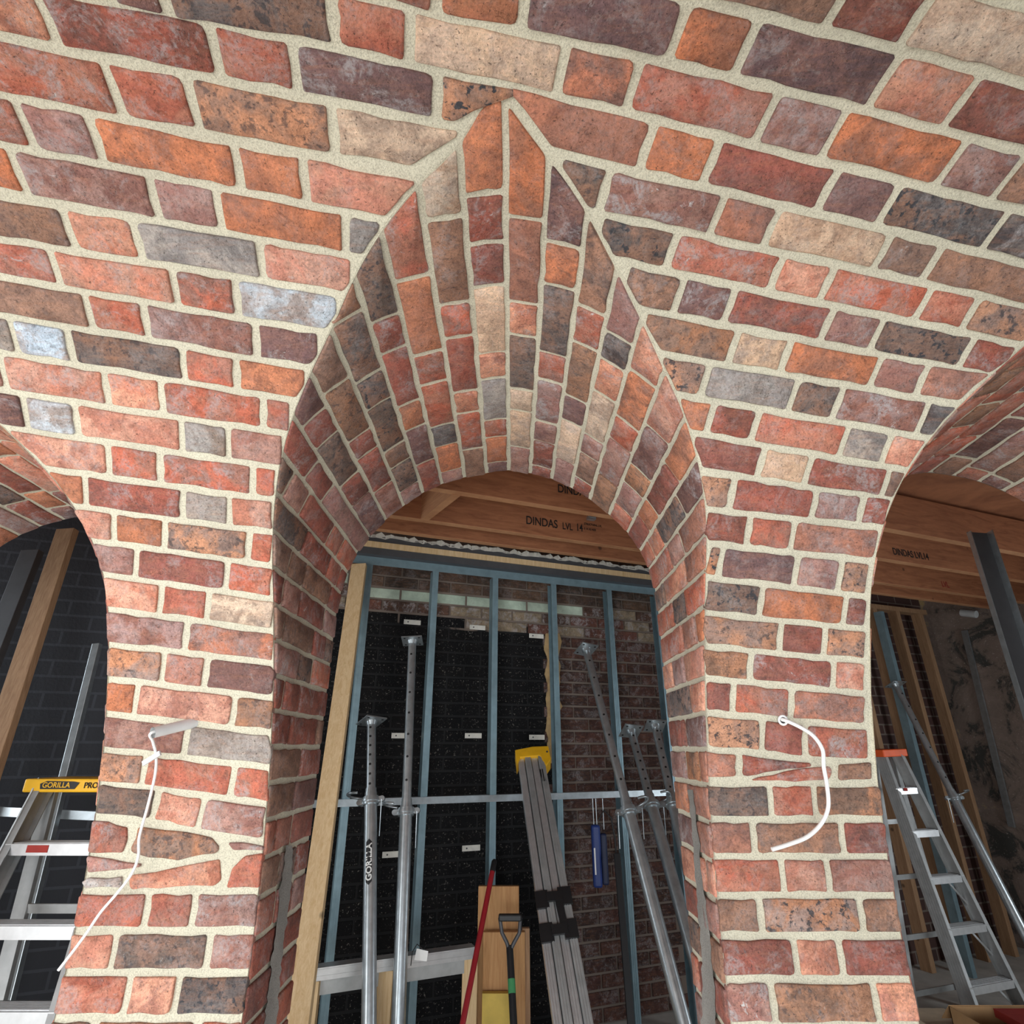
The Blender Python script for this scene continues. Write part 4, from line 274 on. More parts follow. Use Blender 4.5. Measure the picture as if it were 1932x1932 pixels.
'V':'r-219,1620,-126,1598,-112,1662,-205,1683 o-108,1595,8,1579,16,1644,-100,1660 p23,1577,249,1538,259,1607,32,1642 o264,1536,364,1516,376,1585,276,1604 p379,1513,613,1468,626,1539,391,1583 k628,1465,763,1438,776,1510,642,1536 d778,1435,1035,1384,1048,1456,791,1506 m-835,1658,-613,1615,-600,1679,-822,1722 p-598,1608,-537,1594,-523,1658,-584,1671 v-519,1590,-289,1557,-281,1622,-510,1656 r-276,1555,-177,1533,-164,1597,-263,1618 t-161,1530,69,1487,80,1552,-149,1594 q84,1485,192,1465,203,1531,96,1550 r206,1462,435,1414,449,1484,219,1528 m451,1410,566,1388,579,1459,464,1481 o582,1385,808,1340,821,1411,594,1456 m824,1337,931,1316,945,1387,837,1408 b946,1312,1214,1257,1227,1329,960,1384 k-859,1583,-735,1558,-720,1625,-844,1654 d-718,1554,-494,1514,-482,1580,-706,1622 r-479,1511,-373,1491,-361,1556,-466,1577 p-357,1488,-142,1450,-131,1512,-346,1553 s4,1482,5,1490,-116,1510,-125,1447,-104,1443 q72,1403,233,1368,248,1438,0,1492,-2,1485 o249,1365,358,1343,371,1412,263,1435 d373,1340,597,1295,610,1363,387,1409 p613,1292,728,1269,741,1337,626,1360 v744,1266,968,1222,980,1289,756,1334 n983,1219,1103,1193,1117,1261,996,1286 r-898,1496,-693,1454,-679,1528,-884,1571 r-676,1450,-566,1434,-556,1509,-666,1527 s-552,1431,-335,1393,-323,1466,-539,1506 t-99,1419,-98,1427,-308,1463,-319,1390,-190,1370 v151,1298,164,1295,179,1362,97,1381,94,1369 m181,1291,395,1251,407,1318,192,1360 q410,1248,511,1228,524,1293,423,1314 t527,1224,757,1183,767,1246,538,1291 b772,1180,871,1161,883,1223,784,1243 b887,1158,1163,1101,1175,1162,899,1220 r-985,1424,-884,1403,-868,1474,-971,1493 m-867,1399,-771,1381,-758,1452,-854,1471 o-756,1378,-531,1333,-518,1403,-742,1449 o-514,1330,-409,1311,-398,1383,-503,1401 k-184,1342,-183,1345,-382,1381,-394,1308,-253,1282 v212,1206,318,1184,330,1248,186,1277,181,1251 r334,1181,550,1139,562,1202,346,1245 k566,1136,666,1118,676,1182,576,1200 r681,1116,890,1076,901,1139,692,1179 r906,1073,1004,1056,1014,1119,916,1136 s1205,1081,1030,1116,1019,1053,1159,1025 o-1028,1341,-948,1325,-934,1398,-1014,1413 m-932,1321,-713,1279,-700,1351,-919,1395 m-697,1276,-594,1260,-582,1328,-685,1348 o-579,1257,-353,1215,-341,1283,-567,1325 g-270,1255,-267,1269,-325,1280,-338,1213,-312,1209 b278,1104,349,1092,363,1159,252,1183,246,1152 p365,1088,465,1070,476,1138,377,1157 d480,1068,693,1031,704,1096,492,1135 m708,1028,811,1010,822,1073,720,1093 v827,1007,1032,970,1043,1033,837,1070 d1147,985,1151,1011,1059,1030,1047,967,1116,953 b-1108,1255,-911,1223,-900,1293,-1098,1325 k-895,1220,-781,1201,-771,1272,-885,1291 g-765,1199,-538,1163,-529,1233,-756,1270 k-349,1150,-340,1197,-512,1230,-525,1161,-367,1133 u341,1006,493,979,504,1048,302,1085,299,1064 t509,977,618,960,628,1026,519,1045 o634,957,836,924,845,989,644,1024 m851,922,950,905,960,971,861,987 q1116,951,975,969,967,902,1067,889 r-1174,1184,-979,1150,-968,1217,-1164,1249 k-963,1147,-740,1109,-730,1178,-953,1214 r-725,1106,-614,1085,-602,1157,-714,1175 w-389,1087,-384,1121,-587,1155,-598,1082,-419,1053 s389,912,439,902,451,971,351,989,349,977 g456,899,655,867,665,937,466,968 v670,864,764,848,776,919,681,934 m780,845,977,812,989,884,791,916 n1061,872,1004,881,993,809,1021,804 b-1225,1106,-949,1057,-938,1127,-1214,1175 r-933,1055,-830,1037,-819,1107,-923,1125 m-815,1035,-596,993,-582,1064,-802,1104 p-447,995,-441,1042,-568,1061,-579,990,-470,972 o434,819,465,814,476,880,404,893,403,885 d481,811,577,794,588,862,492,878 r593,791,799,755,810,825,604,859 g814,753,908,737,919,806,825,822 k1011,790,935,804,923,734,981,724 g-1265,1022,-1140,1001,-1128,1073,-1253,1096 w-1125,999,-1022,981,-1010,1052,-1113,1071 v-1006,978,-773,940,-762,1010,-994,1050 r-759,938,-657,920,-644,986,-746,1006 o-489,926,-484,959,-630,984,-640,917,-514,896 d474,724,604,703,615,772,449,801,447,782 t619,700,724,684,735,751,630,769 d740,682,921,654,931,718,750,748 b978,709,946,715,937,651,957,648 m-1325,937,-1199,919,-1189,994,-1329,1014,-1337,950 k-1184,917,-971,881,-960,955,-1173,992 k-955,879,-845,862,-834,935,-945,953 r-829,859,-611,825,-600,895,-819,932 r-596,823,-544,814,-533,883,-584,892 s493,625,541,620,549,695,474,703,473,693 d557,618,751,596,758,664,565,693 m767,595,874,585,879,650,773,662 d888,583,945,577,953,641,896,648 p-1235,832,-1182,824,-1172,899,-1308,919 w-1167,822,-1065,805,-1053,879,-1155,896 k-1048,803,-818,767,-807,840,-1038,877 g-802,765,-707,750,-697,823,-792,838 m-692,748,-573,730,-563,802,-681,821 d502,537,591,526,597,598,497,609,493,556 r607,525,705,514,711,585,613,596 q720,512,927,490,934,562,727,584 k-1158,729,-1010,707,-1000,780,-1220,815,-1221,809 r-995,705,-887,689,-877,761,-984,778 r-872,686,-660,657,-650,726,-861,758 r-644,655,-599,649,-590,717,-635,724 o-1107,633,-1083,630,-1074,701,-1153,713 d-1068,628,-843,595,-833,665,-1058,699 g-827,593,-727,579,-718,648,-818,663 k-709,577,-610,566,-607,636,-705,646 k-1080,545,-1025,537,-1016,605,-1110,618 o-1009,535,-898,519,-889,587,-1001,603 s-882,516,-686,488,-677,558,-874,584 b303,1615,483,1581,495,1650,314,1684 d499,1579,615,1557,627,1626,510,1647 t630,1554,879,1505,891,1574,642,1623 d760,1615,982,1571,995,1640,772,1683',
'Vx':'t-1542,1856,-1319,1816,-1309,1881,-1531,1921 b-1304,1814,-1195,1794,-1185,1859,-1293,1878 s-1180,1792,-957,1752,-947,1817,-1169,1856 r-942,1749,-833,1730,-823,1794,-931,1814 m-818,1727,-595,1687,-585,1752,-807,1792 d-580,1685,-471,1665,-461,1730,-569,1749 b-456,1663,-233,1623,-223,1688,-445,1727 r1052,1386,1161,1367,1170,1440,1061,1459 k1175,1364,1397,1325,1409,1397,1187,1437 r1413,1322,1521,1302,1533,1375,1425,1394 v1537,1300,1759,1260,1771,1332,1549,1372 u-1559,1798,-1336,1755,-1324,1819,-1547,1862 d-1321,1752,-1212,1731,-1200,1795,-1309,1816 o-1197,1728,-974,1685,-962,1749,-1185,1792 u-959,1682,-850,1661,-838,1725,-947,1746 q1231,1259,1339,1238,1350,1310,1241,1331 r1587,1254,1589,1264,1366,1307,1353,1235,1401,1226 m1694,1169,1700,1168,1713,1240,1604,1261,1602,1245 d-1581,1722,-1473,1702,-1461,1770,-1569,1791 m-1457,1699,-1235,1656,-1223,1724,-1445,1767 q-1219,1653,-1111,1632,-1099,1700,-1207,1721 d-1095,1629,-872,1586,-861,1654,-1084,1697 m1353,1200,1355,1211,1132,1257,1119,1189,1287,1155 s-1620,1625,-1398,1586,-1386,1655,-1609,1694 r-1382,1583,-1274,1563,-1262,1634,-1371,1653 b-1258,1561,-1036,1520,-1024,1592,-1247,1631 m-1020,1517,-911,1497,-901,1571,-1010,1590 r1276,1143,1189,1160,1179,1100,1221,1091 q-1708,1563,-1599,1542,-1588,1607,-1696,1628 r-1584,1539,-1361,1496,-1349,1562,-1572,1604 r-1346,1493,-1237,1472,-1225,1539,-1334,1559 m-1221,1469,-999,1426,-987,1495,-1210,1536 u-1751,1480,-1643,1459,-1630,1532,-1738,1553 u-1627,1456,-1405,1413,-1392,1486,-1614,1529 r-1389,1410,-1281,1389,-1268,1462,-1376,1483 p-1265,1386,-1043,1343,-1030,1416,-1252,1459 r-1832,1372,-1609,1337,-1599,1405,-1822,1441 p-1594,1334,-1485,1317,-1475,1386,-1584,1403 r-1470,1314,-1247,1278,-1237,1347,-1460,1383 o-1232,1276,-1124,1258,-1113,1328,-1222,1345 r-1660,1268,-1551,1249,-1541,1312,-1650,1330 p-1536,1246,-1313,1208,-1303,1272,-1526,1309 d-1298,1205,-1189,1186,-1179,1252,-1288,1269 d-1712,1193,-1603,1173,-1592,1241,-1700,1259 r-1588,1171,-1365,1131,-1354,1199,-1576,1238 v-1350,1128,-1241,1109,-1229,1178,-1338,1197 r-1865,1128,-1643,1089,-1631,1163,-1853,1202 t-1627,1086,-1519,1067,-1507,1141,-1615,1160 o-1503,1065,-1281,1025,-1269,1098,-1491,1138 d-1621,1062,-1690,1073,-1695,1039 d-1352,963,-1344,1018,-1465,1037 p-1507,1932,-1285,1893,-1273,1961,-1496,2001 u-1269,1890,-1161,1870,-1149,1939,-1258,1959 m-1145,1868,-923,1828,-911,1897,-1134,1937 r-907,1825,-799,1806,-787,1875,-896,1894 k-783,1803,-561,1764,-549,1832,-772,1872 r-545,1761,-437,1742,-425,1810,-534,1830 t-421,1739,-199,1698,-187,1766,-409,1808 q-184,1694,-75,1672,-63,1742,-171,1762 k-58,1670,164,1637,174,1707,-49,1740 r179,1635,288,1618,298,1686,190,1704 v894,1502,1003,1481,1015,1549,907,1571 m1020,1478,1242,1442,1252,1512,1030,1547 r1257,1440,1366,1421,1377,1489,1268,1509 d1381,1418,1604,1378,1615,1447,1392,1487 k1619,1375,1728,1356,1739,1425,1630,1444 s-1412,2002,-1189,1962,-1178,2031,-1400,2071 m-1174,1959,-1065,1940,-1054,2009,-1162,2028 t-1050,1937,-827,1898,-816,1966,-1038,2006 m-812,1895,-703,1875,-692,1944,-800,1964 o-688,1873,-465,1833,-454,1902,-676,1942 m-450,1830,-341,1811,-330,1880,-438,1899 q-326,1808,-104,1763,-91,1832,-314,1877 b-86,1760,22,1746,31,1815,-78,1830 r37,1744,260,1709,270,1778,47,1813 v274,1707,383,1687,394,1755,286,1775 u398,1684,621,1642,633,1711,410,1752 o636,1639,744,1618,757,1686,648,1708 p999,1568,1108,1553,1117,1622,1009,1637 d1122,1550,1345,1511,1356,1580,1134,1619 s1360,1508,1469,1489,1480,1557,1372,1577 b1484,1486,1707,1446,1718,1515,1496,1555 r-1113,2035,-1004,2016,-993,2085,-1101,2104 v-989,2013,-766,1973,-755,2042,-977,2082 q-751,1970,-642,1951,-631,2020,-739,2039 r-627,1948,-404,1909,-393,1978,-615,2017 t-389,1906,-280,1887,-269,1956,-377,1975 u-265,1884,-43,1841,-31,1910,-253,1953 v-26,1839,83,1823,92,1892,-16,1908 q98,1821,320,1785,331,1854,108,1890 r335,1782,444,1762,455,1830,347,1851 d459,1759,681,1717,693,1785,471,1828 r697,1714,805,1693,818,1761,709,1782 o821,1689,1044,1646,1055,1720,833,1758 m1059,1648,1168,1629,1179,1698,1071,1717 r1183,1626,1406,1586,1417,1655,1195,1695 k1421,1584,1530,1564,1541,1633,1433,1652 d1545,1561,1768,1522,1779,1591,1557,1630 m-1081,2116,-973,2097,-961,2165,-1070,2185 v-957,2094,-735,2054,-723,2123,-946,2163 d-719,2051,-611,2032,-599,2101,-708,2120 s-595,2029,-373,1990,-361,2059,-584,2098 p-357,1987,-249,1968,-237,2036,-346,2056 t-234,1965,-11,1923,1,1993,-222,2034 d5,1921,114,1905,124,1974,15,1991 b129,1902,351,1865,362,1934,140,1972 s366,1863,475,1842,487,1911,378,1931 b490,1840,713,1797,725,1866,502,1908 o728,1794,837,1773,849,1841,741,1863 d853,1770,1075,1732,1086,1801,864,1839 d1091,1729,1199,1710,1211,1779,1102,1798 b1215,1707,1437,1667,1449,1736,1226,1776 r1453,1664,1561,1645,1573,1714,1464,1733 r-1026,2192,-917,2173,-906,2242,-1014,2261 s-902,2170,-679,2131,-668,2200,-890,2239 m-664,2128,-555,2109,-544,2178,-652,2197 d-540,2106,-317,2066,-306,2135,-528,2175 d-302,2064,-194,2043,-181,2110,-290,2132 u-177,2039,45,2002,56,2071,-167,2107 r61,1999,169,1983,179,2052,71,2069 o184,1980,407,1942,418,2010,195,2049 u422,1939,530,1919,542,1987,434,2007 v546,1916,768,1873,781,1941,558,1984 d784,1870,892,1849,905,1917,796,1938 r909,1845,1131,1808,1142,1877,919,1914 u1146,1806,1255,1786,1266,1855,1158,1874 b1270,1783,1493,1744,1504,1813,1282,1852 r-748,2230,-640,2210,-629,2279,-737,2298 s-624,2207,-402,2168,-391,2237,-613,2276 o-386,2165,-278,2146,-267,2215,-375,2234 d-263,2143,-40,2100,-28,2170,-251,2212 r-23,2098,85,2082,94,2152,-14,2168 p100,2080,323,2044,333,2113,111,2149 m337,2041,446,2021,458,2090,349,2110 t461,2018,684,1976,696,2045,473,2087 m699,1973,808,1952,820,2020,712,2041 v824,1948,1046,1905,1057,1979,835,2017 d1062,1907,1170,1888,1181,1957,1073,1976 v1186,1885,1408,1845,1419,1914,1197,1954 r1424,1843,1532,1823,1543,1892,1435,1912 d-616,2292,-507,2273,-496,2342,-604,2361 b-492,2270,-269,2231,-258,2300,-480,2339 m-255,2228,-147,2205,-133,2272,-241,2297 v-129,2200,94,2167,103,2237,-119,2269 v109,2165,218,2148,227,2218,119,2234 p232,2146,455,2106,466,2174,244,2215 v470,2103,579,2083,590,2151,482,2172 u594,2080,816,2036,829,2105,606,2148 v832,2033,940,2012,953,2081,844,2102 o957,2009,1179,1973,1190,2042,967,2078 d1194,1970,1303,1951,1314,2020,1206,2039 r-616,2379,-393,2339,-382,2408,-604,2448 m-378,2336,-269,2317,-258,2386,-366,2405 o-254,2314,-31,2272,-19,2341,-242,2383 d-15,2270,94,2254,103,2323,-5,2339 o109,2251,331,2215,342,2284,119,2321 k346,2212,455,2192,467,2261,358,2281 o470,2189,693,2147,705,2216,482,2258 r708,2144,816,2123,829,2191,720,2213 r833,2120,1055,2081,1066,2150,844,2188 k1070,2079,1179,2059,1190,2128,1082,2147 r-319,2413,-97,2367,-84,2437,-307,2481 t-80,2365,29,2350,38,2420,-71,2435 v44,2348,266,2313,276,2383,54,2417 r281,2311,389,2291,401,2359,293,2380 t405,2288,627,2247,639,2315,417,2357 b643,2244,751,2222,764,2291,655,2312 r767,2219,989,2176,1002,2244,779,2288 t387,2378,495,2358,507,2426,398,2447',
